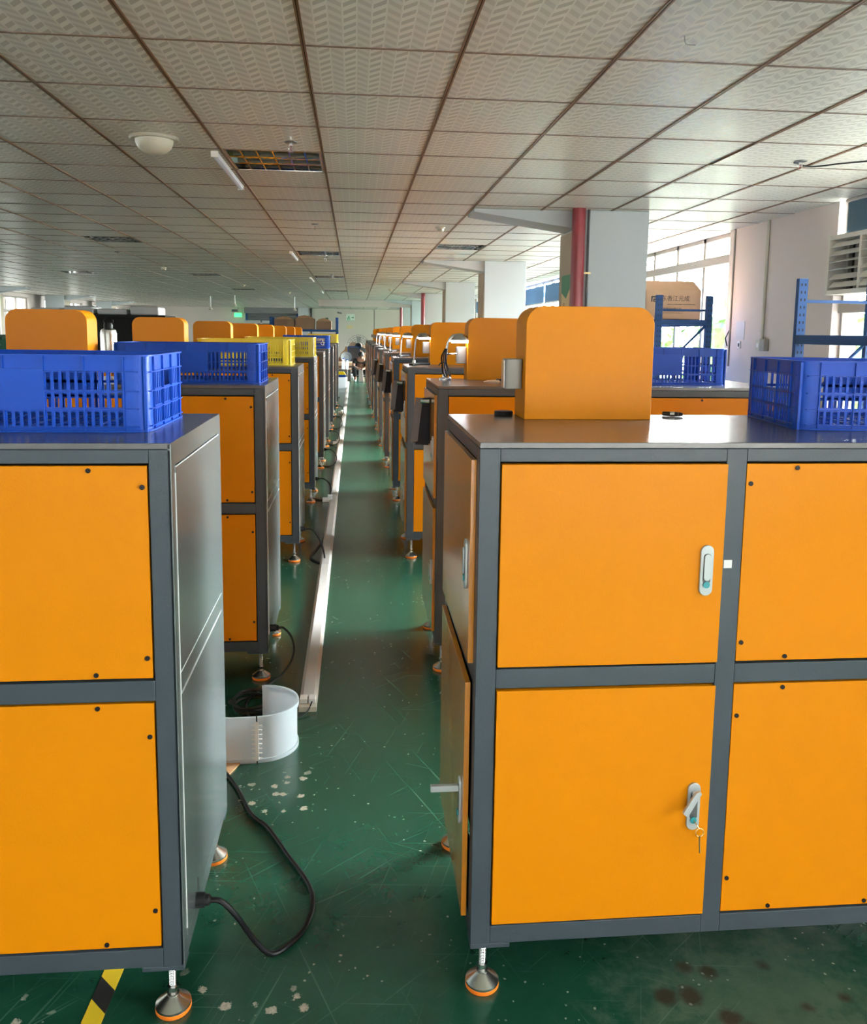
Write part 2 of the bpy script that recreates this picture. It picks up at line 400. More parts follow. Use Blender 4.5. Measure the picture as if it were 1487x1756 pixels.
# walls with openings:   list of (y0, y1, z0, z1)
def wall_along_y(name, x0, x1, openings, y0=YB, y1=YF):
    b = MB(); y = y0
    for (a, c, z0, z1) in sorted(openings):
        if a > y: b.box(x0, x1, y, a, 0, ZT)
        b.box(x0, x1, a, c, 0, z0); b.box(x0, x1, a, c, z1, ZT); y = c
    if y < y1: b.box(x0, x1, y, y1, 0, ZT)
    return struct(b.build(name, 'wall', smooth=False))
WR = [(-2.4, .6, .9, HC), (3.5, 6.5, .9, HC), (8.45, 13.2, .9, HC), (14.3, 19.6, .9, HC), (20.6, 26.4, .9, HC), (27.4, 32.8, .9, HC), (33.8, 39.6, .9, HC)]
wall_along_y('wall_right', XR, XR+.22, WR)
WL = [(-2.3, 3, .9, 2.45), (5, 11, .9, 2.45), (12.5, 17.5, .9, 2.45), (18.4, 23.0, .9, 2.45), (24.4, 28.5, .9, 2.45), (29.9, 34.0, .9, 2.45), (35.4, 39.4, .9, 2.45)]
wall_along_y('wall_left', XL-.22, XL, WL)
struct(MB().box(XL, -5.1, YF, YF+.2, 0, ZT).box(-2.66, XR, YF, YF+.2, 0, ZT).box(-5.1, -2.66, YF, YF+.2, 2.42, ZT).build('wall_far', 'wall', smooth=False))
b = MB()
b.box(XL, XR, YB-.2, YB, 0, .85).box(XL, XR, YB-.2, YB, 2.5, ZT)
for x, x2 in ((XL, -4.6), (-2.4, -1.3), (.9, XR)): b.box(x, x2, YB-.2, YB, .85, 2.5)
struct(b.build('wall_back', 'wall', smooth=False))

wn = 0
def window(xin, xout, y0, y1, z0, z1, step, transom):
    global wn; wn += 1
    n = max(1, round((y1-y0)/step)); w = (y1-y0)/n; b = MB(); t = .045
    xm = xin+(xout-xin)*.45; d = .03
    for i in range(n+1):
        y = y0+i*w; b.box(xm-d, xm+d, max(y0, y-t*.7), min(y1, y+t*.7), z0, z1)
    b.box(xm-d, xm+d, y0, y1, z0, z0+t).box(xm-d, xm+d, y0, y1, z1-t, z1)
    b.box(xm-d-.02, xm+d+.02, y0, y1, transom-.045, transom+.045)
    b.box(min(xin, xout)-.02, max(xin, xout), y0, y1, z0-.04, z0+.005)
    o = struct(b.build('window_%d' % wn, 'window', smooth=False, bevel=.004, seg=1))
    g = MB().box(xm-.003, xm+.003, y0, y1, z0, z1).build('window_glass', 'glass', o, smooth=False)
    return o
for (a, c, z0, z1) in WR: window(XR, XR+.22, a, c, z0, z1, .75, 2.30 if a > 8 else 1.74)
for (a, c, z0, z1) in WL: window(XL, XL-.22, a, c, z0, z1, .8, 2.0)
# back windows
b = MB(); g = MB()
for xa, xb in ((-4.6, -2.4), (-1.3, .9)):
    for k in range(4): x = xa+(xb-xa)*k/3; b.box(x-.03, x+.03, YB-.13, YB-.07, .85, 2.5)
    b.box(xa, xb, YB-.13, YB-.07, .85, .9).box(xa, xb, YB-.13, YB-.07, 2.45, 2.5).box(xa, xb, YB-.13, YB-.07, 1.95, 2.01)
    g.box(xa, xb, YB-.103, YB-.097, .85, 2.5)
wo_ = struct(b.build('window_15', 'window', smooth=False)); g.build('window_glass', 'glass', wo_, smooth=False)

# skirting strip of the right wall and far shutter door
bx_ = MB().box(XR-.012, XR, YB, YF, 0, .12); struct(bx_.build('baseboard_right', 'grey', smooth=False))
d1 = MB()
for k in range(9): d1.lathe([(.035, -5.08), (.035, -2.68)], (0, YF-.02, 2.38-k*.062), 8, 'x')
d1 = struct(d1.build('door_1', 'shutter'))
MB().box(-5.15, -2.6, YF-.3, YF-.02, 2.3, HC).build('shutter_box', 'shutter', d1, bevel=.01)
MB().box(-5.12, -5.02, YF-.09, YF-.005, 0, 2.3).box(-2.74, -2.64, YF-.09, YF-.005, 0, 2.3).build('guide_rail', 'rackblue', d1)
MB().box(-5.1, -2.66, YF+.5, YF+.6, 0, 2.5).build('wall_far', 'wall').__setitem__('kind', 'structure')
# drop beam across the far bay
struct(MB().box(-1.2, 1.9, 29.0, 29.35, 2.34, HC).build('trim_4', 'wall', smooth=False))
for o in (MB().box(-30, 60, -30, 80, -.4, -.3).build('floor', 'ground', smooth=False),): struct(o); o.location = (0, 0, -.3)

# ================================================================== COLUMNS
def column(x0, x1, y0, y1, hx, label, group=None, sign=1, pipe=False):
    t = thing('column', label, 'column', ((x0+x1)/2, y0, 0), 0, group)
    cx = (x0+x1)/2
    MB().box(x0-cx, x1-cx, 0, y1-y0, 0, HC-.001).build('shaft', 'column', t, bevel=.008)
    # haunch tapering up to the ceiling towards the aisle
    xe = (x0 if sign > 0 else x1)-cx; xt = hx-cx; e = .01*sign
    d = y1-y0
    MB().prism([(xe+e, 2.41), (xe+e, HC-.001), (xt, HC-.001), (xt, HC-.03)], lambda u, v, q: (u, q, v), d*.12, d*.75).build('haunch', 'column', t, bevel=.004)
    MB().box(xe-.004*sign if sign > 0 else xe, xe if sign > 0 else xe+.004, .06, d-.004, 0, 2.40).build('painted_edge', 'tan', t)
    return t
ys = [7.3, 12.6, 18.0, 23.3, 28.7, 34.2]
for k, y in enumerate(ys):
    column(1.92, 2.545, y, y+.62, 1.02, '%s white square column with a sloping haunch, right of the aisle%s' % (ORD[k], (' behind the nearest orange hood', ', with a pale green face', '', '', '', '')[k]), 'columns along the right')
for k, y in enumerate([18.2, 23.6, 29.1, 34.6]):
    column(-10.1, -9.5, y, y+.62, -8.7, '%s pinkish column along the left window wall, counted from the camera' % ORD[k], 'columns along the left wall', sign=-1)
def pipe(x, y, r, mt, name, label, cat, z1=HC-.001, z0=0):
    b = MB().lathe([(r, z0), (r, z1)], (0, 0, 0), 20); t = b.build(name, mt, None, loc=(x, y, 0)); tag(t, label, cat)
    return t
p1 = thing('standpipe', 'thick dark red vertical pipe against the nearest column', 'pipe', (1.905, 7.235, 0))
MB().lathe([(.058, 0), (.058, HC-.001)], n=24).build('pipe', 'red', p1)
MB().lathe([(.064, 1.12), (.064, 1.2)], n=24).build('coupling', 'red', p1)
for k, (x, y) in enumerate(((1.86, 23.2), (1.86, 34.1))):
    pipe(x, y, .058, 'red', 'standpipe', ('red vertical pipe beside the fourth column on the right', 'red vertical pipe beside the sixth column, farthest away on the right')[k], 'pipe')
t = thing('electrical_conduit', 'thin dark conduit running down the face of the nearest column', 'conduit', (2.005, 7.28, 0))
MB().lathe([(.011, .3), (.011, HC-.001)], n=10).build('conduit_tube', 'darkpipe', t)
MB().box(-.03, .03, -.012, .0195, 2.02, 2.035).build('clip', 'gold', t)
MB().box(-.03, .03, -.012, .0195, 1.3, 1.315).build('clip', 'gold', t)

# poster on the aisle side of the nearest column
t = thing('safety_poster', 'green and yellow poster on the side of the nearest column, behind the red pipe', 'poster', (1.914, 7.62, 1.6))
MB().box(-.003, 0, -.17, .17, -.25, .43).build('sheet', 'notice', t)
MB().prism([(-.17, .43), (.17, .43), (.17, .28), (.0, .22), (-.17, .33)], lambda u, v, d: (-.004-d, u, v), 0, .001).build('green_band', 'signgreen', t)
def text(body, size, mt, loc, rot, parent, name='lettering', align='LEFT', ext=.0006):
    c = bpy.data.curves.new(name, 'FONT'); c.body = body; c.size = size; c.extrude = ext; c.align_x = align; c.materials.append(M[mt])
    o = bpy.data.objects.new(name, c); COL.objects.link(o)
    dg = bpy.context.evaluated_depsgraph_get(); dg.update()
    me = bpy.data.meshes.new_from_object(o.evaluated_get(dg)); bpy.data.objects.remove(o)
    o = bpy.data.objects.new(name, me); COL.objects.link(o)
    o.parent = parent; o.location = loc; o.rotation_euler = rot
    return o
for k, ch in enumerate('安全'): text(ch, .07, 'red', (-.005, .1, .13-.08*k), (PI/2, 0, -PI/2), t)
for k, ch in enumerate('安全生产'): text(ch, .06, 'ink', (-.005, -.02, .02-.07*k), (PI/2, 0, -PI/2), t)

# ================================================================== MACHINE CABINETS
CW, CD, CT = 1.56, .615, 1.275
def screw(parent, x, y, z, s):
    MB().lathe([(.0052, -.0012), (.0052, .001), (.003, .0018)], (s*x, y, z), 10, 'y').build('screw', 'black', parent)
def handle(parent, axis, cx, cz, face, s, opened=False, key=False, lod=0):
    """swing handle on a door; axis 'f' faces -y, axis 's' faces the aisle"""
    def P(u, v, d):                        # u across, v up, d out of the door
        return (s*(cx+u), face-d, cz+v) if axis == 'f' else (s*(face-d), cx+u, cz+v)
    h = MB().prism(rrect(-.0145, .0145, -.056, .056, .0144, 6), P, 0, .006).build('handle', 'handle', parent, bevel=.0015)
    if lod: return h
    MB().prism(rrect(-.0085, .0085, -.030, .038, .008, 5), P, .0061, .0066).build('recess', 'darkpipe', h)
    if opened:
        b = MB()
        if axis == 'f':
            b.prism([(-.004, .043), (.004, .047), (.009, .041), (-.021, -.014), (-.032, -.004)], lambda u, v, d: P(u, v, d), .018, .026)
            b.prism(rrect(-.006, .006, .026, .038, .005, 4), P, .006, .018)
        else:
            b.prism([(-.006, .004), (.006, .004), (.006, .018), (-.006, .018)], lambda u, v, d: P(u, v+.018+(.0), d), .006, .07)
        b.build('lever', 'chrome' if False else 'handle', h, bevel=.001)
    else:
        MB().prism(rrect(-.0075, .0075, -.022, .037, .0074, 5), P, .0067, .010).build('lever', 'handle', h, bevel=.0012)
    MB().prism([(.0075*math.cos(a*PI/8), -.031+.0075*math.sin(a*PI/8)) for a in range(16)], P, .006, .009).build('lock', 'teal', h)
    if key:
        pr = [P(.0008, -.031, .009), P(.004, -.036, .02), P(.008, -.043, .022)]
        b = MB().tube(pr, .0012, 6)
        ring = [P(.010+.0095*math.cos(t), -.052+.0095*math.sin(t), .022) for t in [2*PI*i/16 for i in range(17)]]
        b.tube(ring, .0009, 6); b.tube([P(.010, -.060, .022), P(.011, -.075, .02), P(.0135, -.102, .02)], .0018, 6)
        b.build('key', 'gold', h)
    return h
def foot(parent, x, y, s):
    f = MB().lathe([(.0385, .011), (.0385, .016), (.034, .019), (.013, .035), (.013, .039)], (s*x, y, 0), 28).build('foot', 'steel', parent)
    b = MB().lathe([(.0078, .036), (.0078, .15)], (s*x, y, 0), 12).lathe([(.0125, .046), (.0125, .056)], (s*x, y, 0), 6)
    for k in range(22): b.lathe([(.0079, .060+k*.0038), (.0086, .0612+k*.0038), (.0079, .0624+k*.0038)], (s*x, y, 0), 10)
    b.build('threaded_stud', 'chrome', f)
    MB().lathe([(.037, 0), (.039, .003), (.039, .010), (.037, .011)], (s*x, y, 0), 28).build('rubber_ring', 'rubber', f)
Z = dict(t0=.785, t1=1.231, b0=.183, b1=.735)
def cabinet_frame(t, s, bays, side_open, split):
    """bays: x limits of the openings on the camera face"""
    b = MB(); p = .044
    def bx(x0, x1, *a): b.box(min(s*x0, s*x1), max(s*x0, s*x1), *a)
    for x in (0, CW-p):
        for y in (0, CD-p): bx(x, x+p, y, y+p, .137, 1.262)
    for (y0, y1) in ((0, p), (CD-p, CD)):
        bx(split[0], split[1], y0, y1, .137, 1.262)
        for z0, z1 in ((.137, Z['b0']-.003), (Z['b1']+.003, Z['t0']-.003), (Z['t1']+.003, 1.262)):
            bx(p, split[0], y0, y1, z0, z1); bx(split[1], CW-p, y0, y1, z0, z1)
    for x in (0, CW-p):
        for z0, z1 in ((.137, Z['b0']-.003), (Z['b1']+.003, Z['t0']-.003), (Z['t1']+.003, 1.262)): bx(x, x+p, p, CD-p, z0, z1)
    for x in (0, CW-.09):
        for y in (0, CD-.05): bx(x, x+.09, y, y+.05, .126, .137)
    b.build('frame', 'frame', t, bevel=.0018)
    b = MB(); b.box(min(0, s*CW), max(0, s*CW), 0, CD, 1.2625, CT); b.build('countertop', 'top', t, bevel=.0015)
    b = MB()  # dark liner inside so that gaps read black
    b.box(min(s*.05, s*(CW-.05)), max(s*.05, s*(CW-.05)), .02, CD-.02, .19, 1.225).build('liner', 'dark', t, smooth=False)
    for x in (.036, CW-.036):
        for y in (.045, CD-.03): foot(t, x, y, s)
def flat_panel(t, s, x0, x1, z0, z1, nscr, name='panel', y=0):
    b = MB().box(min(s*(x0+.002), s*(x1-.003)), max(s*(x0+.002), s*(x1-.003)), y+.002, y+.016, z0+.002, z1-.002)
    o = b.build(name, 'orange', t, bevel=.001)
    if nscr:
        up = z0 > .5
        n = max(2, round((x1-x0-.23)/.27)+1)
        for k in range(n):
            x = x0+.115+(x1-x0-.23)*k/(n-1)
            screw(o, x, y+.001, z1-.011, s); screw(o, x, y+.001, z0+.011, s)
        for x in (x0+.012, x1-.012):
            screw(o, x, y+.001, z1-(.045 if up else .075), s); screw(o, x, y+.001, z0+(.045 if up else .085), s)
    return o
def hood(t, s, x0, y0, y1, w=.345, h=.298, box=True):
    x1 = x0+w
    poly = rrect(x0, x1, CT, CT+h, .048, 8, (1, 1, 0, 0))
    o = MB().prism(poly, lambda u, v, d: (s*u, d, v), y0, y1).build('hood', 'orange', t, bevel=.0018)
    # thin rim lines of the shell front and back
    if box:
        pr = rrect(x0-.048, x0+.0, y0+.03, y0+.085, .012, 4, (1, 1, 1, 1))
        MB().prism(pr, lambda u, v, d: (s*u, v, d), CT+.078, CT+.158).build('control_box', 'grey', o, bevel=.002)
        MB().box(s*(x0-.05), s*(x0-.049), y0+.038, y0+.078, CT+.082, CT+.154).build('cover_strip', 'steel', o) if s > 0 else None
    return o
def right_cabinet(name_label, first):
    t = thing('machine_cabinet', name_label, 'machine cabinet', group='machine cabinets on the right')
    cabinet_frame(t, 1, None, True, (.534, .579))
    # two hinged doors on the camera face, two screwed panels, doors at the aisle end
    for z0, z1, up in ((Z['t0'], Z['t1'], 1), (Z['b0'], Z['b1'], 0)):
        d = MB().box(.047, .533+(.004 if first else 0), -.003 if first else .001, .016, z0+.002, z1-.002).build('door', 'orange', t, bevel=.0012)
        handle(d, 'f', .499, .997 if up else .452, -.003 if first else .001, 1, opened=(first and not up), key=(first and not up))
        if first and up:
            MB().box(.540, .558, -.0012, -.0002, .992+.008, .992+.026).build('sticker', 'white', d)
        flat_panel(t, 1, .579, CW-.046, z0, z1, True)
        ang = 0
        e = MB().box(-.012, 0, 0, .535, z0-.004, z1+.002)
        e = e.build('end_door', 'orange_gloss', t, bevel=.001)
        handle(e, 's', -.487 if False else .04, .995 if up else .44, -.012, 1, opened=(first and not up), lod=0)
        e.location = (0, .04, 0)
        if first and not up:
            # stands a finger's width open, hinged at the far edge
            e.location = (-.0, .04, 0); piv = Vector((0, .535, 0)); R_ = Matrix.Rotation(math.radians(-.5), 4, 'Z')
            e.matrix_local = Matrix.Translation(Vector((0, .04, 0))+piv) @ R_ @ Matrix.Translation(-piv)
    for z0, z1 in ((Z['t0'], Z['t1']), (Z['b0'], Z['b1'])):
        MB().box(.047, .531, CD-.016, CD-.002, z0+.002, z1-.002).build('back_panel', 'orange', t)
        MB().box(.582, CW-.047, CD-.016, CD-.002, z0+.002, z1-.002).build('back_panel', 'orange', t)
    hood(t, 1, .188, .475, CD-.004)
    return t
def left_cabinet(name_label):
    s = -1
    t = thing('machine_cabinet', name_label, 'machine cabinet', group='machine cabinets on the left')
    cabinet_frame(t, s, None, False, (.98, 1.026))
    for z0, z1 in ((Z['t0'], Z['t1']), (Z['b0'], Z['b1'])):
        flat_panel(t, s, .046, .98, z0, z1, True); flat_panel(t, s, 1.026, CW-.046, z0, z1, True)
        MB().box(s*.978, s*.047, CD-.016, CD-.002, z0+.002, z1-.002).build('back_panel', 'orange', t)
        MB().box(s*(CW-.047), s*1.03, CD-.016, CD-.002, z0+.002, z1-.002).build('back_panel', 'orange', t)
    for z0, z1 in ((.785, 1.222), (.183, .737)):
        MB().box(-.002, .0015, .034, CD-.034, z0, z1).build('end_panel', 'side', t, bevel=.0012)
    MB().box(-.006, .0004, 0, .03, .14, 1.272).box(-.006, .0004, CD-.03, CD, .14, 1.272).box(-.006, .0004, .03, CD-.03, 1.226, 1.272).box(-.006, .0004, .03, CD-.03, .741, .781).box(-.006, .0004, .03, CD-.03, .14, .179).build('end_skin', 'side', t)
    MB().box(.0013, .0022, .155, .158, .205, .235).build('vent_slot', 'dark', t)
    MB().box(-.0004, .0022, .036, CD-.036, 1.2215, 1.2235).box(-.0004, .0022, .036, CD-.036, .784, .7855).box(-.0004, .0022, .036, CD-.036, .7365, .738).box(-.0002, .0018, .0335, .0345, .2, 1.21).build('bare_seam', 'white', t, smooth=False)
    g = MB().lathe([(.017, 0), (.017, .02), (.013, .022), (.013, .03), (.009, .034)], (0, .135, .193), 12, 'x').build('cable_gland', 'black', t)
    hood(t, s, .70, .004, .14, w=.315, box=False)
    return t
YR = [1.72, 3.57, 5.48, 7.43, 9.30, 11.10, 13.0, 14.9, 16.8, 18.75, 20.65, 22.42]
XRr = [.26, .355, .345, .345, .335, .325, .315, .31, .31, .31, .31, .31]
proto = None
for k, y in enumerate(YR):
    lab = 'grey machine cabinet with orange panels and hood, %s on the right of the aisle' % ORD[k]
    if k == 0: o = right_cabinet(lab, True)
    elif k == 1: o = right_cabinet(lab, False); proto = o
    else:
        o = copy_tree(proto, None, ('screw', 'recess', 'lever', 'lock') if k > 3 else ()); o['label'] = lab
    o.location = (XRr[k], y, 0)
YL = [1.705, 3.52, 5.42, 7.36, 9.25, 11.05, 12.95, 14.85, 16.75]
XLl = [-.364, -.366, -.356, -.346, -.336, -.333, -.326, -.326, -.322]
for k, y in enumerate(YL):
    lab = 'grey machine cabinet with plain grey end, %s on the left of the aisle' % ORD[k]
    if k == 0: o = left_cabinet(lab); protoL = o
    else: o = copy_tree(protoL, None, ('screw',) if k > 3 else ()); o['label'] = lab
    o.location = (XLl[k], y, 0)

# ================================================================== CRATES
def crate_body(mt, L=.60, D=.37, Hh=.168):
    b = MB(); t = .003; cr = .05
    rows = [.0, .012, .053, .087, .092, .121, .126, Hh]
    def wallrun(P, n0, n1, cols, label, handle_col=None):
        # P(u, d, z) ; solid bands
        w = (n1-n0)/cols
        def bb(u0, u1, z0, z1, d0=0, d1=t):
            v = [P(u, d, z) for u in (u0, u1) for d in (d0, d1) for z in (z0, z1)]
            vs = [b.b.verts.new(q) for q in v]
            for f in ((0, 1, 3, 2), (4, 6, 7, 5), (0, 4, 5, 1), (2, 3, 7, 6), (0, 2, 6, 4), (1, 5, 7, 3)): b.b.faces.new([vs[i] for i in f])
        bb(n0, n1, .0, .012); bb(n0, n1, .133, Hh); bb(n0, n1, .045, .054); bb(n0, n1, .085, .092)
        for z in (.012, .050, .089, .131): bb(n0-.03, n1+.03, z-.0012, z+.0012, -.0045, t)
        for c in range(cols+1): bb(n0+c*w-.0014, n0+c*w+.0014, .004, Hh-.004, -.0045, t)
        for r, (z0, z1) in enumerate(((.012, .045), (.054, .085), (.092, .133))):
            for c in range(cols):
                u0, u1 = n0+c*w, n0+(c+1)*w
                if r and label and label[0] <= c < label[1]: bb(u0, u1, z0-.004, z1+.004, -.005, t); continue
                if r == 2 and handle_col is not None and c == handle_col: continue
                ns = 5; p = w/ns
                bb(u0, u0+p*.22, z0, z1)
                for k in range(1, ns): bb(u0+k*p-p*.19, u0+k*p+p*.19, z0, z1)
                bb(u1-p*.22, u1, z0, z1)
                if r == 0: pass
    x0, x1, y0, y1 = -L/2, L/2, 0, D
    wallrun(lambda u, d, z: (u, y0+d, z), x0+cr, x1-cr, 6, (2, 4))
    wallrun(lambda u, d, z: (u, y1-d, z), x0+cr, x1-cr, 6, (2, 4))
    wallrun(lambda u, d, z: (x0+d, u, z), y0+cr, y1-cr, 3, None, 1)
    wallrun(lambda u, d, z: (x1-d, u, z), y0+cr, y1-cr, 3, None, 1)
    # rounded corner pieces
    for cx, cy, a0 in ((x1-.03, y1-.03, 0), (x0+.03, y1-.03, PI/2), (x0+.03, y0+.03, PI), (x1-.03, y0+.03, 1.5*PI)):
        pts = [(cx+.03*math.cos(a0+PI/2*i/6), cy+.03*math.sin(a0+PI/2*i/6)) for i in range(7)]
        pin = [(cx+.027*math.cos(a0+PI/2*i/6), cy+.027*math.sin(a0+PI/2*i/6)) for i in range(7)]
        # straight lead-ins
        def lead(i): a = a0+(PI/2 if i else 0); return Vector((math.cos(a+(PI/2 if i else -PI/2)), math.sin(a+(PI/2 if i else -PI/2))))
        l0, l1 = lead(0)*.021, lead(1)*.021
        pts = [(pts[0][0]+l0.x, pts[0][1]+l0.y)]+pts+[(pts[-1][0]+l1.x, pts[-1][1]+l1.y)]
        pin = [(pin[0][0]+l0.x, pin[0][1]+l0.y)]+pin+[(pin[-1][0]+l1.x, pin[-1][1]+l1.y)]
        b.prism(pts+pin[::-1], lambda u, v, d: (u, v, d), 0, Hh)
        mid = a0+PI/4
        b.box(cx+.034*math.cos(mid)-.003, cx+.034*math.cos(mid)+.003, cy+.034*math.sin(mid)-.003, cy+.034*math.sin(mid)+.003, .0, Hh-.004)
    return b
def crate(mt, label):
    t = thing('plastic_crate', label, 'crate', group='plastic crates standing on the machine cabinets')
    crate_body(mt).build('crate_wall', mt, t, smooth=True)
    L, D, Hh = .60, .37, .168
    def ring(o, i, z0, z1):
        b = MB(); a = rrect(-L/2-o, L/2+o, -o, D+o, .035+o, 5); c = rrect(-L/2+i, L/2-i, i, D-i, .03, 5)
        n = len(a)
        va = [[b.b.verts.new((u, v, z)) for u, v in a] for z in (z0, z1)]; vc = [[b.b.verts.new((u, v, z)) for u, v in c] for z in (z0, z1)]
        for k in range(n):
            j = (k+1) % n
            b.b.faces.new((va[0][k], va[0][j], va[1][j], va[1][k])); b.b.faces.new((vc[0][k], vc[1][k], vc[1][j], vc[0][j]))
            b.b.faces.new((va[1][k], va[1][j], vc[1][j], vc[1][k])); b.b.faces.new((va[0][k], vc[0][k], vc[0][j], va[0][j]))
        return b
    ring(.007, .004, Hh-.003, Hh).build('rim', mt, t)
    b = MB()
    for k in range(12): x = -L/2+.03+k*(L-.06)/11; b.box(x-.004, x+.004, .004, D-.004, .003, .007)
    for k in range(8): y = .02+k*(D-.04)/7; b.box(-L/2+.004, L/2-.004, y-.004, y+.004, .003, .007)
    b.build('slatted_base', mt, t, smooth=False)
    ring(.006, .004, 0, .004).build('foot_rim', mt, t)
    return t
cb = crate('blue', 'royal blue slotted crate on the nearest left cabinet, at the left picture edge')
cb.location = (-.748, 1.885, CT+.0005)
def place_crate(src, x, y, rz, label, sc=1):
    c = copy_tree(src); c.location = (x, y, CT+.0005); c.rotation_euler = (0, 0, rz); c['label'] = label; return c
place_crate(cb, -.70, 3.64, .01, 'blue slotted crate on the second left cabinet, darker in the shade')
place_crate(cb, 1.375, 1.925, -.13, 'blue slotted crate turned slightly, on the nearest right cabinet by the right picture edge')
place_crate(cb, 1.40, 3.74, 0, 'blue slotted crate on the second right cabinet, beyond the nearest hood')
cy = crate('yellow', 'yellow slotted crate on the third left cabinet, nearest of the yellow ones')
cy.location = (-.715, 5.62, CT+.0005)
place_crate(cy, -.655, 7.55, 0, 'yellow slotted crate on the fourth left cabinet, in front of a bright blue crate')
place_crate(cb, -.63, 11.25, 0, 'small distant blue crate with white scribble, between two yellow crates on the left row')
place_crate(cy, -.625, 16.95, 0, 'farthest yellow crate, at the far end of the left row')
for ch in list(cb.children): pass

# white scribble on the distant blue crate
sc = thing('crate_marking', 'white scribbled mark on the side of the distant blue crate', 'marking', (-.43, 11.238, 1.35))
MB().tube(smooth_path([(-.03, 0, .03), (.0, 0, .05), (.02, 0, .02), (-.01, 0, -.01), (.025, 0, -.03), (.03, 0, .01)], 4), .003, 6).build('mark', 'white', sc)
# lump of stray labels stuck on near right crate
st = thing('paper_sticker', 'pale pink torn sticker on the near right crate at the picture edge', 'sticker', (1.30, 1.905, CT+.09), -.13)
MB().prism([(-.015, .05), (.02, .04), (.03, -.01), (.01, -.045), (-.012, -.03), (-.02, 0)], lambda u, v, d: (u+.05, -d, v), 0.0, .0015).build('label_sheet', 'film', st)

# ================================================================== DESK LAMPS on the right row
def lamp(label):
    t = thing('desk_lamp', label, 'lamp', group='work lamps on the right row')
    MB().lathe([(.03, 0), (.03, .006), (.012, .012), (.01, .03)], n=16).build('base', 'steel', t)
    MB().tube(smooth_path([(0, 0, .02), (.004, 0, .10), (.012, 0, .17), (.032, 0, .207), (.06, 0, .216)], 6), .006, 8).build('gooseneck', 'chrome', t)
    MB().lathe([(.046, .190), (.045, .196), (.036, .210), (.018, .219), (.006, .222)], (.072, 0, 0), 20).build('shade', 'steel', t)
    MB().lathe([(.040, .177), (.044, .180), (.044, .1895)], (.072, 0, 0), 20).build('light_ring', 'led', t)
    return t
l0 = lamp('lit gooseneck work lamp tangled with cables, on the second right cabinet')
l0.location = (XRr[1]+.08, YR[1]+.50, CT)
for k in range(2, 8):
    if k == 5: pass
    c = copy_tree(l0); c.location = (XRr[k]+.075+.01*(k % 2), YR[k]+.50, CT)
    c['label'] = 'lit gooseneck work lamp beside the hood of the %s right cabinet' % ORD[k]
for k in range(1, 8):
    l = bpy.data.lights.new('lamp_light', 'SPOT'); l.energy = .7; l.spot_size = 2.6; l.spot_blend = .8; l.color = (.93, .93, 1); l.shadow_soft_size = .04
    o = bpy.data.objects.new('lamp_light', l); COL.objects.link(o); o.location = (XRr[k]+.15, YR[k]+.50, CT+.170)
# cable bundle on R2 lamp
t = thing('cable_bundle', 'bunch of thin dark cables tied to the nearest lit lamp', 'cable', (XRr[1]+.08, YR[1]+.48, CT))
for k in range(6):
    a = random.uniform(-1, 1)*.02
    MB().tube(smooth_path([(.004+a*.4, -.008, .15), (-.004+a, -.012, .11), (a, -.014, .075), (a*1.5+.01, -.014, .04), (a*1.2+.018, -.016, .01+.01*k/6)], 4), .0025, 6).build('cable', 'cable', t)
MB().tube([(-.008, -.012, .085), (-.025, -.014, .08), (-.034, -.014, .068)], .003, 6).build('cable', 'cable', t)
MB().ball((.02, -.02, .008), .009).build('plug', 'chrome', t)
# sensor rod on R2 control box
t = thing('sensor_rod', 'small chrome knob rod sticking out of the second hood control box', 'rod', (XRr[1]+.14, YR[1]+.53, CT+.125))
MB().tube([(0, 0, 0), (-.04, 0, -.002)], .004, 8).build('rod', 'chrome', t); MB().ball((-.044, 0, -.002), .007).build('knob', 'black', t)
# glass green bottle behind R2
t = thing('steel_canister', 'dark green canister behind the lit lamp on the third right cabinet', 'canister', (XRr[2]+.60, YR[2]+.10, CT))
MB().lathe([(.032, 0), (.032, .10), (.028, .115), (.03, .12)], n=20).build('body', 'green', t)
MB().lathe([(.022, .12), (.022, .14)], n=16).build('cap', 'black', t)

# hanging fabric swatches at the aisle ends
def swatches(label):
    t = thing('fabric_swatches', label, 'fabric swatches', group='fabric swatches hung on the right cabinet ends')
    for k in range(5):
        R_ = Matrix.Rotation(.05-.045*k, 4, 'Y')
        MB().prism([(-.045, .0), (.0, .0), (.012-.002*k, -.225+.008*k), (-.055+.004*k, -.215)] if k else [(-.05, .0), (-.018, .0), (-.03, -.20), (-.062, -.205)], lambda u, v, d: tuple(R_ @ Vector((u-.004, d, v))+Vector((.004*k-.012, .012*k, 0))), 0, .004).build('swatch', 'fabric' if k == 0 else 'fabdark', t)
    MB().lathe([(.01, 0), (.01, .04)], (-.045, -.006, -.015), 10, 'x').build('hook', 'chrome', t)
    return t
s0 = swatches('grey and navy swatches hung on the end of the second right cabinet'); s0.location = (XRr[1]-.012, YR[1]+.24, 1.205)
for k in (2, 3, 4, 5):
    c = copy_tree(s0); c.location = (XRr[k]-.012, YR[k]+.30+.03*(k % 2), 1.19-.01*k); c['label'] = 'grey and navy swatches hung on the end of the %s right cabinet' % ORD[k]

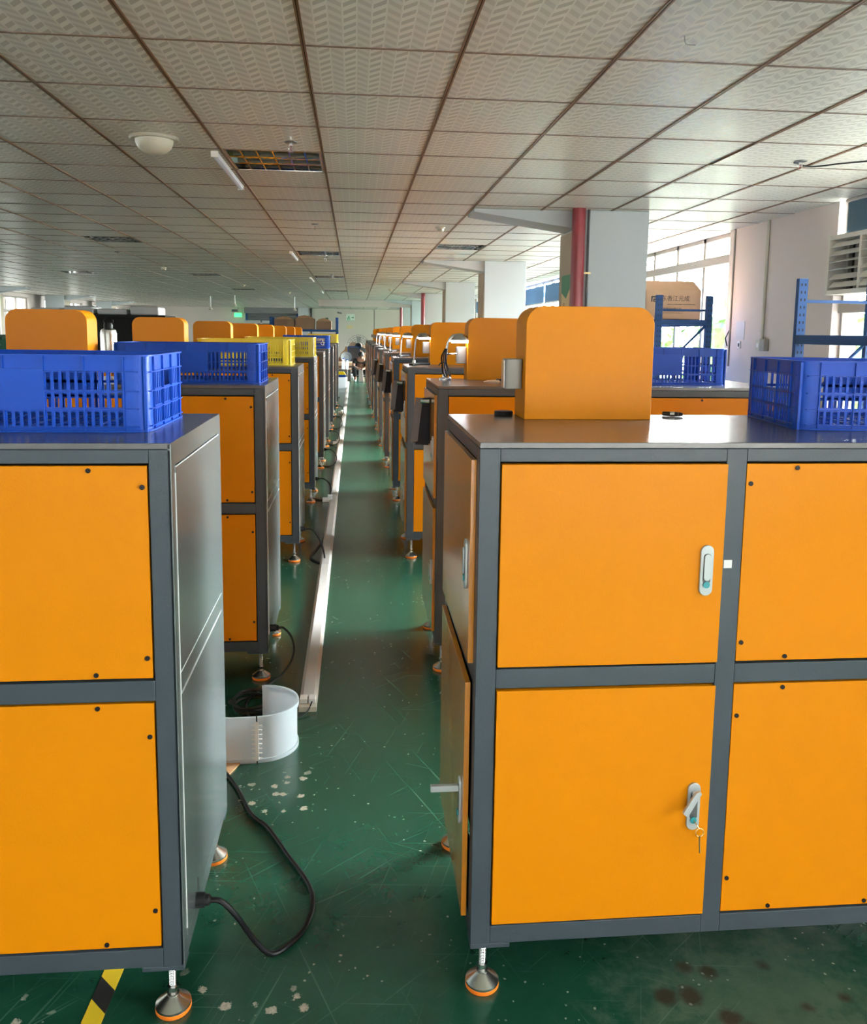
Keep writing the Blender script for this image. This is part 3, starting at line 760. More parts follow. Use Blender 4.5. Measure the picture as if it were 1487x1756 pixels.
# small things on near right cabinets
t = thing('round_tin', 'flat round black puck lying on the nearest right cabinet top', 'tin', (.413, 2.31, CT))
MB().lathe([(.024, 0), (.026, .002), (.026, .010), (.024, .012)], n=28).build('case', 'black', t, bevel=.0008)
t = thing('cigarette_lighter', 'small black and brown pen-shaped tool on the nearest right cabinet, right of the hood', 'tool', (.888, 2.285, CT+.007), -.45)
MB().lathe([(.004, -.028), (.0065, -.025), (.0065, .018), (.004, .028)], (0, 0, 0), 12, 'x').build('barrel', 'black', t)
MB().lathe([(.0068, -.006), (.0068, .006)], (0, 0, 0), 12, 'x').build('band', 'steel', t)
MB().lathe([(.0066, .016), (.003, .0295)], (0, 0, 0), 12, 'x').build('tip', 'rust', t)
t.name = 'pen'
t = thing('tape_scrap', 'small beige scrap with a dark end on the second right cabinet top', 'scrap', (.64, 3.90, CT))
MB().prism([(-.04, 0), (.04, 0), (.03, .01), (-.02, .006)], lambda u, v, d: (u, d, v), -.01, .02).build('scrap', 'card', t)
MB().box(.02, .045, -.008, .01, .0, .014).build('clip', 'black', t)
for k, yy in ((2, .16), (3, .2), (4, .18)):
    t = thing('hand_tool', 'dark pliers-like tool lying on the %s right cabinet corner' % ORD[k], 'tool', (XRr[k]+.11, YR[k]+yy, CT+.012), .3*k)
    MB().tube([(-.09, .0, 0), (-.02, .015, .004), (.06, .0, .003)], .008, 8).tube([(-.09, .03, 0), (-.02, .016, .004), (.06, .01, .003)], .007, 8).build('jaws', 'black', t)

# thermos on left row
t = thing('vacuum_flask', 'shiny steel vacuum flask with a black lid, between two orange hoods on the left', 'flask', (-1.635, 5.86, CT))
MB().lathe([(.052, 0), (.053, .01), (.053, .19), (.048, .215), (.03, .225)], n=28).build('body', 'steel', t)
MB().lathe([(.028, .225), (.03, .245), (.024, .262)], n=18).build('lid', 'black', t)
MB().tube(smooth_path([(-.026, 0, .25), (-.03, 0, .28), (0, 0, .3), (.03, 0, .28), (.026, 0, .25)], 4), .003, 6).build('carry_loop', 'black', t)

# green motor at the far left edge (next machine row)
t = thing('electric_motor', 'dark green rounded motor on a stand at the left picture edge', 'motor', (-1.93, 4.78, 0))
MB().box(-.25, .08, -.2, .2, 0, 1.25).build('stand', 'frame', t, bevel=.01)
b = MB().lathe([(.04, -.16), (.085, -.14), (.09, .1), (.06, .15)], (-.03, 0, 1.36), 20, 'x')
for a in range(12): b.box(-.15, .06, -.003, .003, 1.36+.085, 1.36+.10, Matrix.Rotation(a*PI/6, 3, 'X'), (-.03, 0, 1.36))
b.build('housing', 'green', t)
MB().lathe([(.05, 0), (.055, .03), (.045, .09), (.02, .11)], (-.03, 0, 1.45), 16).build('terminal_box', 'green', t)

# ================================================================== FLOOR THINGS
# trunking
t = thing('floor_trunking', 'long white cable trunking strip running down the aisle floor', 'cable trunking', (-.185, 3.25, 0))
y = .05; k = 0
while y < 21:
    L = 2.0
    MB().prism([(-.036, 0), (-.036, .014), (-.022, .027), (.022, .027), (.036, .014), (.036, 0)], lambda u, v, d: (u, d, v), y, y+L-.004).build('cover', 'conduit', t, bevel=.001)
    y += L; k += 1
t = thing('power_socket', 'white double power socket block at the near end of the floor trunking', 'socket', (-.183, 3.245, 0))
MB().box(-.036, .034, -.03, .05, 0, .022).build('base', 'cream', t, bevel=.002)
MB().box(-.034, -.004, -.0, .046, .022, .042).box(.002, .030, .0, .046, .022, .042).build('plug', 'white', t, bevel=.003)
MB().tube(smooth_path([(.015, 0, .03), (.0, -.05, .012), (-.035, -.08, .006), (-.09, -.1, .005)], 5), .003, 6).build('cable', 'cable', t)
# power strips
for k, (px, py_) in enumerate(((-.235, 7.42), (-.24, 11.3), (-.25, 15.6))):
    t = thing('power_adapter', ('white power adapter block on the floor by the third left cabinet', 'white power adapter block on the floor by the fifth left cabinet', 'white power adapter block far down on the floor beside the trunking')[k], 'adapter', (px, py_, 0))
    MB().box(-.045, .04, -.03, .03, 0, .035).build('strip', 'white', t, bevel=.004)
    MB().box(.0, .04, -.02, .03, .035, .06).build('plug', 'white', t, bevel=.004)
# split translucent tub
t = thing('plastic_tub', 'translucent frosted tub cut open, standing on the floor beside the trunking', 'tub', (-.325, 2.99, 0))
def arc(cx, cy_, r, a0, a1, n=22): return [(cx+r*math.cos(a0+(a1-a0)*i/n), cy_+r*math.sin(a0+(a1-a0)*i/n)) for i in range(n+1)]
def shell(pts, th, z0, z1, name, parent=t):
    P = [Vector(p) for p in pts]; off = []
    for i, p in enumerate(P):
        d = (P[min(i+1, len(P)-1)]-P[max(i-1, 0)]).normalized(); off.append(p+Vector((-d.y, d.x))*th)
    return MB().prism([tuple(p) for p in P]+[tuple(p) for p in off[::-1]], lambda u, v, d: (u, v, d), z0, z1).build(name, 'frost', parent)
right_pts = [(-.01, -.158)]+arc(-.01, -.03, .128, -PI/2+.12, PI*.5, 22)+[(-.02, .095)]
left_pts = [(-.23, -.13), (-.17, -.152), (-.10, -.163), (-.015, -.160)]
shell(right_pts, .0028, 0, .166, 'wall'); shell(left_pts, .0028, 0, .166, 'wall')
shell([(p[0], p[1]) for p in right_pts], -.0065, .152, .170, 'rim_band'); shell(left_pts, -.006, .152, .170, 'rim_band')
shell(right_pts, -.005, 0, .014, 'foot_band'); shell(left_pts, -.005, 0, .014, 'foot_band')
b = MB().box(-.018, -.006, -.168, -.160, .01, .15)
for k in range(8): b.box(-.03, .006, -.166, -.163, .018+k*.017, .021+k*.017)
b.build('seam_ribs', 'white', t)
t = tag(MB().box(-.06, .12, -.16, .12, 0, .006).build('cardboard_sheet', 'rust', None), 'brown board scrap on the floor under the frosted tub', 'board'); t.location = (-.52, 2.83, .0); t.rotation_euler = (0, 0, -.35)
# hazard tape
t = tag(MB().prism([(-.022, -1.4), (.022, -1.4), (.022, 1.05), (-.022, 1.05)], lambda u, v, d: (u, v, d), 0, .0012).build('hazard_tape', 'tape', None, smooth=False), 'yellow and black striped floor tape under the nearest left cabinet', 'tape')
t.location = (-.562, 1.9, .0002); t.rotation_euler = (0, 0, -.04)

# cables from left cabinets
def cable(label, pts, r=.0065):
    c = tag(MB().tube(smooth_path(pts, 7), r, 10).build('power_cable', 'cable', None), label, 'cable'); c['group'] = 'power cables of the left cabinets'; return c
cable('thick black power cable looping out from the nearest left cabinet onto the floor', [(-.330, 1.84, .192), (-.305, 1.84, .186), (-.27, 1.845, .14), (-.235, 1.87, .06), (-.20, 1.885, .012), (-.165, 1.91, .0075), (-.125, 1.97, .0075), (-.108, 2.06, .0075), (-.125, 2.15, .0075), (-.19, 2.28, .0075), (-.26, 2.42, .0075), (-.32, 2.50, .0075), (-.385, 2.66, .0075), (-.46, 2.80, .0075)])
cable('black power cable from the second left cabinet arching down into the coil behind the tub', [(-.332, 3.655, .193), (-.31, 3.655, .19), (-.275, 3.64, .15), (-.265, 3.61, .09), (-.30, 3.56, .03), (-.36, 3.48, .0075), (-.42, 3.36, .0075), (-.43, 3.25, .0075), (-.38, 3.12, .0075), (-.30, 3.02, .0075)], .005)
b = []
for k in range(60):
    a = k*.42; b.append((-.40+(.085+.012*math.sin(k*.7))*math.cos(a), 3.28+(.09+.01*math.cos(k*.9))*math.sin(a), .006+.0006*k+.004*math.sin(k)))
c = tag(MB().tube(smooth_path(b, 3), .005, 8).build('cable_coil', 'cable', None), 'coil of black cable on the floor behind the frosted tub', 'cable')
t = tag(MB().lathe([(.008, -.012), (.01, .0), (.008, .012)], (0, 0, 0), 12, 'x').build('cable_connector', 'blue', None), 'small blue connector lying among the black cable coil', 'connector'); t.location = (-.415, 3.10, .012)
for k in range(2, 8):
    x, y = XLl[k], YL[k]+.135
    lab = 'black power cable curving from the %s left cabinet to the floor' % ORD[k]
    if k == 2: pts = [(x+.034, y, .193), (x+.08, y, .185), (x+.13, y-.03, .12), (x+.16, y-.1, .04), (x+.155, y-.18, .006), (x+.10, y-.12, .006), (x+.07, y-.0, .006), (x+.12, y+.35, .006), (x+.16, y+.9, .006), (x+.19, y+1.5, .006)]
    else: pts = [(x+.034, y, .193), (x+.075, y, .19), (x+.125, y-.01, .15), (x+.14, y-.02, .09), (x+.11, y-.03, .03), (x+.05, y-.04, .007), (x-.03, y+.05, .007)]
    cable(lab, pts, .0055)

# ================================================================== CEILING FITTINGS
def troffer(i, j, label):
    x, y = CX0+i*TX, CY0+j*TY
    t = thing('louvre_light', label, 'ceiling light', (x+TX/2, y+TY/2, HC), 0, 'unlit louvred ceiling lights')
    a, c = TX/2-.012, TY/2-.01
    MB().box(-a, a, -c, c, .11, .115).box(-a-.002, -a, -c, c, -.002, .115).box(a, a+.002, -c, c, -.002, .115).box(-a, a, -c-.002, -c, -.002, .115).box(-a, a, c, c+.002, -.002, .115).build('housing', 'mirror', t, smooth=False)
    b = MB()
    for k in range(1, 6): u = -a+2*a*k/6; b.prism([(u-.004, .0), (u+.004, .0), (u+.001, .05), (u-.001, .05)], lambda p, v, d: (p, d, v), -c, c)
    b.build('cross_blade', 'mirror', t, smooth=False)
    b = MB()
    for k in (1, 2): v_ = -c+2*c*k/3; b.prism([(v_-.012, 0), (v_+.012, 0), (v_+.003, .05), (v_-.003, .05)], lambda p, v, d: (d, p, v), -a, a)
    b.build('side_reflector', 'mirror', t, smooth=False)
    MB().box(-a, a, -c, -c+.012, -.001, .0).box(-a, a, c-.012, c, -.001, 0).box(-a, -a+.012, -c, c, -.001, 0).box(a-.012, a, -c, c, -.001, 0).build('edge_frame', 'steel', t, smooth=False)
    b = MB()
    for k in range(3): b.lathe([(.013, -a+.02), (.013, a-.02)], (0, -c+2*c*(k+.5)/3, .075), 10, 'x')
    b.build('tube', 'tubeoff', t)
    return t
tl = {(-1, 3): 'largest unlit louvred ceiling light, above the left cabinets near the white batten', (-1, 13): 'second louvred ceiling light in the aisle bay, beside the second batten', (2, 11): 'louvred ceiling light with yellow reflections, right of the aisle near the second column',
      (-5, 11): 'louvred ceiling light on the left side of the ceiling, dark green with bright blades', (-1, 21): 'third louvred light down the aisle bay, thin in the distance', (-9, 21): 'thin dark louvred light far over on the left ceiling', (-1, 30): 'farthest louvred light in the aisle bay', (-5, 21): 'thin dark louvred light in the middle left of the far ceiling', (-5, 30): 'farthest louvred light left of the aisle bay'}
for (i, j), lab in tl.items(): troffer(i, j, lab)
def batten(x, y, label):
    t = thing('batten_light', label, 'batten light', (x, y, HC), 0, 'unlit white batten lights')
    MB().box(-.02, .02, 0, 1.2, -.018, -.007).build('body', 'white', t, bevel=.003)
    MB().prism([(-.019, -.018), (.019, -.018), (.015, -.032), (0, -.038), (-.015, -.032)], lambda u, v, d: (u, d, v), .01, 1.19).build('diffuser', 'tubeoff', t)
    MB().box(-.021, .021, -.006, .012, -.038, -.004).box(-.021, .021, 1.188, 1.206, -.038, -.004).build('end_cap', 'white', t)
    return t
batten(-.835, 5.33, 'nearest white batten light under the ceiling, left of the large louvred light')
batten(-.85, 11.7, 'second white batten light, beside the second louvred light'); batten(-.87, 17.2, 'third white batten light, small in the distance'); batten(-.87, 22.7, 'farthest white batten light over the aisle bay')
t = thing('dome_light', 'round cream dome light fixed to the ceiling on the left', 'dome light', (-1.115, 5.02, HC))
MB().lathe([(.05, 0), (.132, -.002), (.135, -.010), (.128, -.018), (.09, -.018)], n=36).build('base_ring', 'cream', t)
MB().lathe([(.104, -.016), (.102, -.035), (.09, -.06), (.065, -.082), (.03, -.092), (.004, -.094)], n=32).build('dome', 'cream', t)
def sprinkler(x, y, label):
    t = thing('fire_sprinkler', label, 'sprinkler', (x, y, HC), 0, 'ceiling sprinklers')
    MB().lathe([(.038, 0), (.036, -.005), (.014, -.009)], n=18).build('escutcheon', 'darkpipe', t)
    b = MB().lathe([(.01, -.008), (.01, -.022)], n=10).tube([(.01, 0, -.02), (.014, 0, -.036), (0, 0, -.052)], .002, 5).tube([(-.01, 0, -.02), (-.014, 0, -.036), (0, 0, -.052)], .002, 5).lathe([(.014, -.054), (.014, -.056)], n=12)
    b.build('head', 'chrome', t); MB().lathe([(.0028, -.022), (.0028, -.05)], n=8).build('bulb', 'red', t)
for x, y, l in ((-.36, 5.03, 'sprinkler head just before the largest louvred light'), (2.70, 5.08, 'sprinkler head near the sagging tile on the right ceiling'), (-.395, 8.74, 'second sprinkler head above the left row'), (-.42, 12.6, 'third sprinkler above the left row, beyond the second louvred light'), (-.42, 16.4, 'tiny far sprinkler above the left row'), (2.9, 11.9, 'sprinkler head between the first two columns, over the right side'), (-3.3, 12.4, 'small sprinkler on the left ceiling beyond the louvred light')): sprinkler(x, y, l)
def smoke(x, y, label):
    t = thing('smoke_detector', label, 'smoke detector', (x, y, HC), 0, 'smoke detectors')
    MB().lathe([(.05, 0), (.05, -.012), (.04, -.018)], n=20).build('base', 'cream', t); MB().lathe([(.036, -.018), (.034, -.04), (.02, -.048)], n=18).build('sensor', 'cream', t)
for x, y, l in ((.87, 8.75, 'cream smoke detector nearest the first column haunch'), (1.0, 15.1, 'cream smoke detector beyond the second column haunch'), (.9, 21.5, 'small cream detector far along the right of the aisle'), (-3.3, 15.3, 'bright small smoke detector on the left ceiling'), (-7.6, 17.6, 'smoke detector far to the left'), (-2.6, 20.5, 'distant smoke detector on the centre left ceiling'), (-.62, 27, 'distant smoke detector near the end of the aisle bay'), (-1.8, 24, 'distant smoke detector between the two far louvred lights')): smoke(x, y, l)
for k, (x, y, h_) in enumerate(((-1.9, 27.5, .35), (-4.6, 28, .35), (-3.7, 27, .25))):
    t = thing('pendant_lamp', ('small white pendant hanging left of the aisle end', 'leftmost of the three tiny hanging pendants', 'middle of the three tiny hanging pendants')[k], 'pendant', (x, y, HC), 0, 'tiny hanging pendants')
    MB().lathe([(.02, 0), (.02, -h_)], n=8).build('stem', 'white', t); MB().lathe([(.02, -h_+.01), (.07, -h_-.06), (.05, -h_-.09)], n=12).build('bulb', 'cream', t)
t = tag(MB().prism([(-.012, 0), (.012, 0), (.004, -.004), (-.004, -.004)], lambda u, v, d: (2.205+u*math.sin(PI*min(1, max(0, (d-4.66)/.6)))-.003, d, HC-.006+v), 4.66, 5.26).build('gap_shade_strip', 'cable', None), 'dark strip drawn as the shaded gap along the ceiling grid, right of the aisle', 'strip')  # dark strip added where lifted tiles leave a shaded gap
t = tag(MB().tube(smooth_path([(2.68, 5.12, HC-.004), (2.80, 5.14, HC-.02), (2.95, 5.06, HC-.012), (3.1, 5.0, HC-.004)], 5), .005, 6).build('loose_cable', 'cable', None), 'dark loose cable drooping from the ceiling beside the right sprinkler', 'cable')
t = tag(MB().tube(smooth_path([(1.175, 3.085, HC-.001), (1.20, 3.13, HC-.012), (1.25, 3.17, HC-.001)], 5), .0014, 5).build('hanging_wire', 'cable', None), 'short thin wire hanging from the ceiling at the top right', 'wire')

# ================================================================== RIGHT WALL THINGS
t = thing('wall_conduit', 'pale vertical conduit on the right wall ending at the switch box', 'conduit', (XR-.014, 7.62, 0))
MB().lathe([(.014, 1.47), (.014, HC-.001)], n=12).build('conduit_tube', 'cream', t)
t = thing('wall_conduit', 'thin grey vertical conduit on the right wall next to the bright windows', 'conduit', (XR-.009, 8.32, 0))
MB().lathe([(.009, 1.2), (.009, HC-.001)], n=10).build('conduit_tube', 'grey', t); MB().tube([(-.005, 0, 1.56), (-.03, .03, 1.48), (-.01, .02, 1.40)], .006, 6).build('frayed_wire', 'cable', t)
t = thing('switch_box', 'cream switch box pair at the foot of the right wall conduit', 'switch', (XR, 7.60, 1.42))
MB().box(-.035, 0, .0, .10, -.05, .05).build('cover', 'cream', t, bevel=.004); MB().box(-.05, 0, -.10, -.008, -.05, .06).build('cover', 'grey', t, bevel=.004); MB().box(-.039, -.034, .03, .07, -.02, .02).build('rocker', 'white', t)
t = tag(MB().box(-.004, 0, -.09, .09, -.09, .09).build('wall_notice', 'film', None), 'small faded paper notice on the right wall near the thin grey conduit', 'notice'); t.location = (XR, 8.10, 1.56)
t = thing('wall_socket', 'small grey socket on the right wall below the faded notice', 'socket', (XR, 8.1, 1.42))
MB().box(-.012, 0, -.03, .03, -.035, .035).build('plate', 'white', t, bevel=.002); MB().box(-.014, -.011, -.012, .012, -.02, .015).build('holes', 'black', t)
# dark blue blind and air louvre
t = thing('window_blind', 'dark blue cloth blind at the top right corner of the room', 'blind', (XR-.03, 4.0, 0))
b = MB(); n = 60; pa = [(-.012*math.sin(i*.9)*(1+.5*math.sin(i*.3)), -2.0+4.33*i/n) for i in range(n+1)]
b.prism(pa+[(x+.004, y) for x, y in pa[::-1]], lambda u, v, d: (u, v, d), 2.295, HC-.002); b.build('cloth', 'curtain', t)
MB().lathe([(.015, -2.0), (.015, 2.34)], (0, 0, HC-.02), 10, 'y').build('rail', 'window', t)
t = thing('air_cooler_vent', 'ivory air louvre with tilted slats mounted in the right window, at the picture edge', 'air vent', (XR-.06, 6.46, 1.835))
Wv, Hv = 1.2, .455
b = MB().box(-.02, .14, -.0, .035, 0, Hv).box(-.02, .14, -Wv, 0, 0, .035).box(-.02, .14, -Wv, 0, Hv-.035, Hv).box(-.02, .14, -Wv-.03, -Wv, 0, Hv)
for k in (1, 2): b.box(-.015, .14, -Wv*k/3-.014, -Wv*k/3+.014, 0, Hv)
b.build('vent_frame', 'louver', t, bevel=.003)
for c_ in range(3):
    for k in range(6):
        tilt = (.5, .5, .15, .1, .6, .6)[k] if c_ == 0 else (.0, .0, .0, .5, .8, .8)[k]
        y0 = -Wv*(c_+1)/3+.018; y1 = -Wv*c_/3-.018+(.0)
        MB().box(-.028, .028, y0, y1, -.002, .002, Matrix.Rotation(-tilt-.25, 3, 'Y'), (0, 0, 0)).build('slat', 'louver', t, loc=(0, 0, Hv-.075-k*.061))
for k in range(9): MB().box(.07, .10, -Wv+.08+k*.125, -Wv+.12+k*.125, .035, Hv-.035).build('fin', 'grey', t)
MB().box(.13, .14, -Wv, 0, .03, Hv-.03).build('duct_back', 'dark', t)
# light blue blinds between 2nd and 3rd columns
for k, (a, c) in enumerate(((14.4, 16.7), (16.85, 19.5), (20.7, 23.4), (23.6, 26.3))):
    t = thing('window_blind', ('light blue roller blind on the far right windows, nearest one', 'second light blue roller blind seen between the first two columns', 'third light blue roller blind on the far right windows', 'fourth light blue roller blind on the far right windows')[k], 'blind', (XR-.03, (a+c)/2, 0), 0, 'light blue roller blinds')
    MB().box(-.003, .003, -(c-a)/2, (c-a)/2, 2.12, 2.46).build('cloth', 'blueblind', t, smooth=False); MB().box(-.012, .012, -(c-a)/2, (c-a)/2, 2.10, 2.125).build('bottom_bar', 'white', t)

# ================================================================== RACKS
def rack(label, x, y, w, L, zt, shelf, brace_z, dirn, levels=(.9, .3)):
    t = thing('storage_rack', label, 'storage rack', (x, y, 0))
    for xx in (0, w):
        for yy in (0, L*dirn):
            b = MB().box(xx-.0, xx+.062, yy-.02, yy+.02, 0, zt)
            for k in range(34):
                z = zt-.05-k*.05
                if z > .1: b.box(xx+.014, xx+.022, yy-.0215, yy-.0195, z, z+.018).box(xx+.040, xx+.048, yy-.0215, yy-.0195, z, z+.018)
            for f in list(b.b.faces)[6:]: f.material_index = 1
            p = b.build('upright', 'rackblue', t, smooth=False); p.data.materials.append(M['dark'])
    for yy in (0, L*dirn):
        MB().box(.06, w, yy-.012, yy+.012, brace_z, brace_z+.02).build('brace', 'rackblue', t)
        b = MB().tube([(w-.0, yy, shelf-.06), (.2, yy, shelf-.36)], .013, 8); b.build('diagonal_brace', 'rackblue', t)
        MB().box(.06, w, yy-.015, yy+.015, .55, .58).build('brace', 'rackblue', t)
    y0, y1 = sorted((0, L*dirn))
    for zz in (shelf,)+levels:
        MB().box(.0, .04, y0, y1, zz-.06, zz).box(w+.02, w+.06, y0, y1, zz-.06, zz).box(.06, w, y0-.02, y0+.02, zz-.05, zz).box(.06, w, y1-.02, y1+.02, zz-.05, zz).build('beam', 'rackblue', t, bevel=.003)
        MB().box(.02, w+.04, y0, y1, zz-.012, zz).build('shelf_board', 'steel' if zz == shelf else 'rackblue', t, smooth=False)
    return t
rack('blue steel storage rack in the gap by the right wall, nearest one', 2.962, 5.5, .50, 2.0, 1.89, 1.515, 1.73, -1, ())
rack('blue steel storage rack in front of the bright windows, holding a big cardboard box', 2.885, 7.98, .50, 2.0, 1.885, 1.655, 1.735, 1)
# cardboard box
t = thing('cardboard_box', 'large open cardboard box with printed characters on the blue rack by the windows', 'box', (2.84, 8.16, 1.658))
bw, bd, bh = .565, .45, .285
MB().box(0, bw, 0, .006, 0, bh).box(0, bw, bd-.006, bd, 0, bh).box(0, .006, 0, bd, 0, bh).box(bw-.006, bw, 0, bd, 0, bh).box(0, bw, 0, bd, 0, .006).build('carton', 'card', t, smooth=False)
MB().prism([(0, 0), (bw, 0), (bw-.07, .09), (-.05, .09)], lambda u, v, d: (u, .0+.03*v/.09+d, bh+v), 0, .004).build('flap', 'card', t, smooth=False)
MB().prism([(0, 0), (bd, 0), (bd-.05, -.10), (.03, -.10)], lambda u, v, d: (-.002+v*.5+d, u, bh-v*.25), 0, .004).build('flap', 'card', t, smooth=False)
text('东香江元成', .058, 'ink', (.16, -.001, .185), (PI/2, 0, 0), t)
b = MB()
for z, x0_, x1_, hh in ((.144, .225, .50, .007), (.080, .16, .40, .006), (.062, .18, .38, .005)):
    x_ = x0_
    while x_ < x1_: w_ = random.uniform(.004, .009); b.box(x_, x_+w_, -.0015, -.0005, z, z+hh*random.uniform(.7, 1)); x_ += w_+.0025
b.build('small_print', 'ink', t, smooth=False)
text('科技股份有限公司', .026, 'ink', (.16, -.001, .095), (PI/2, 0, 0), t)
b = MB().box(.06, .072, -.002, -.0005, .17, .225).box(.06, .115, -.002, -.0005, .213, .225).box(.082, .115, -.002, -.0005, .19, .20).box(.082, .092, -.002, -.0005, .17, .20).box(.092, .115, -.002, -.0005, .17, .178)
b.build('logo', 'ink', t, smooth=False)

# ================================================================== FAR WALL AND FAR BAY
t = thing('exit_light', 'small glowing green exit light under the ceiling left of the roller shutter', 'exit sign', (-5.42, 40.6, 2.2))
MB().box(-.17, .17, -.03, .03, -.09, .09).build('lit_face', 'exit', t, bevel=.02); MB().box(-.28, -.02, -.06, .06, .14, .26).build('bracket', 'darkpipe', t)
MB().lathe([(.01, .08), (.01, .363)], n=6).build('stem', 'darkpipe', t)
t = thing('exit_direction_sign', 'white and green running-man arrow sign on the far wall', 'sign', (-.19, YF, 2.16))
MB().box(-.20, .20, -.02, 0, -.17, .17).build('plate', 'signwhite', t, bevel=.004)
b = MB().box(-.09, -.05, -.024, -.02, .04, .09).box(-.12, -.04, -.024, -.02, -.02, .035).box(-.15, -.09, -.024, -.02, -.10, -.03).box(-.06, -.01, -.024, -.02, -.10, -.04).box(.03, .15, -.024, -.02, -.01, .02)
b.prism([(.11, -.05), (.17, .005), (.11, .06)], lambda u, v, d: (u, -.024+d, v), 0, .004); b.box(-.19, .19, -.024, -.02, -.16, -.14); b.build('pictogram', 'signgreen', t, smooth=False)
t = tag(MB().box(-.14, .14, -.012, 0, -.08, .08).build('wall_notice', 'notice', None), 'small tan notice on the far wall below the arrow sign', 'notice'); t.location = (-.22, YF, 1.71)
t = thing('evacuation_sign', 'small dark green upright sign on the far wall, left of the arrow sign', 'sign', (-1.31, YF, 2.01)); MB().box(-.07, .07, -.015, 0, -.13, .13).build('plate', 'green', t); MB().prism([(-.03, -.08), (.03, -.02), (.01, .08), (-.03, .03)], lambda u, v, d: (u, -.019+d, v), 0, .003).build('pictogram', 'notice', t)
t = thing('security_camera', 'small dark camera bracket high on the far wall left of the arrow sign', 'camera', (-.62, YF, 2.36)); MB().tube([(0, 0, 0), (-.02, -.15, .0), (-.18, -.22, .03)], .03, 8).build('arm', 'darkpipe', t)
struct(MB().box(-2.64, -2.15, YF-.35, YF-.002, 0, HC-.001).build('wall_far', 'column', smooth=False))
t = tag(MB().lathe([(.05, 0), (.05, HC-.002)], n=10).build('downpipe', 'darkpipe', None), 'dark vertical pipe on the far wall beside the pale pilaster', 'pipe'); t.location = (-2.02, YF-.06, 0)
t = tag(MB().lathe([(.015, 0), (.015, HC-.002)], n=8).build('wall_conduit', 'darkpipe', None), 'thin dark conduit on the far wall right of the arrow sign', 'conduit'); t.location = (.95, YF-.02, 0)
# stacks of cartons on a far rack
def rack_far(x, y, w, d, label):
    t = thing('storage_rack', label, 'storage rack', (x, y, 0))
    for xx in (0, w):
        for yy in (0, d): MB().box(xx-.04, xx+.04, yy-.03, yy+.03, 0, 1.93).build('upright', 'rackblue', t)
    for z in (.5, 1.05, 1.55): MB().box(0, w, -.02, .02, z-.07, z).box(0, w, d-.02, d+.02, z-.07, z).box(0, w, 0, d, z-.02, z).build('shelf', 'rackblue', t)
    return t
rack_far(-2.6, 27.0, 2.05, .8, 'far blue rack carrying brown cartons, beyond the left row')
for k, (x, w, h_, y) in enumerate(((-2.5, .62, .30, 27.0), (-1.85, .6, .34, 27.0), (-1.2, .48, .26, 27.1))):
    t = thing('carton', ('leftmost brown carton on the far blue rack', 'middle tall brown carton on the far blue rack', 'right-hand domed brown carton on the far blue rack')[k], 'carton', (x, y, 1.552), 0, 'cartons on the far rack')
    MB().box(0, w, 0, .5, 0, h_).build('carton_body', 'brown', t, bevel=.01); MB().prism([(0.02, 0), (w-.02, 0), (w*.75, .07), (w*.5, .1), (w*.2, .07)], lambda u, v, d: (u, d, h_+v), .02, .45).build('flap', 'pile', t)
for k in range(3):
    t = thing('carton', ('brown carton low in front of the far rack, left one', 'brown carton low in front of the far rack, middle one', 'brown carton low in front of the far rack, right one')[k], 'carton', (-4.1+.75*k, 30.0, 0), 0, 'cartons on the floor before the shutter')
    MB().box(0, .68, 0, .5, 0, 1.62+.12*(k % 2)).build('carton_body', 'brown', t, bevel=.01); MB().box(.3, .4, -.004, 0, .9, 1.5).build('tape_strip', 'card', t)
for k in range(3):
    t = tag(MB().box(0, .72, 0, .03, 0, 1.95).build('white_panel', 'film', None, bevel=.01), 'large white panel leaning upright before the roller shutter, %s of three' % ('left', 'middle', 'right')[k], 'panel', 'white panels before the shutter'); t.location = (-5.0+.8*k, 39.5, 0)
# dark shelf with wrapped goods at the left
t = thing('dark_cabinet', 'dark shelving unit with a black top, beyond the left row of hoods', 'shelving', (-5.3, 14.2, 0))
MB().box(0, 2.2, 0, .04, 0, 1.68).box(0, .04, 0, .7, 0, 1.7).box(2.16, 2.2, 0, .7, 0, 1.7).box(-.05, 2.25, -.05, .75, 1.68, 1.72).build('carcass', 'dark', t, bevel=.004)
MB().box(.04, 2.16, .0, .7, .8, .83).build('shelf', 'black', t)
for k in range(4):
    t = tag(MB().box(0, .46, 0, .5, 0, .10+.04*(k % 2)).build('wrapped_bale', 'film', None, bevel=.03, seg=3), '%s grey film-wrapped bale on top of the dark shelving' % ('leftmost', 'second', 'third', 'rightmost')[k], 'bale', 'wrapped bales'); t.location = (-5.2+.52*k, 14.3, 1.721)
t = thing('door_frame', 'white framed glass door panel near the left window wall', 'door', (-8.6, 20.6, 0)); MB().box(-.03, .03, 0, .06, 0, 2.33).box(.37, .43, 0, .06, 0, 2.33).box(-.03, .43, 0, .06, 2.27, 2.33).box(-.03, .43, 0, .06, 1.0, 1.05).build('frame', 'white', t); MB().box(.03, .37, .025, .035, .05, 2.27).build('pane', 'glass', t)
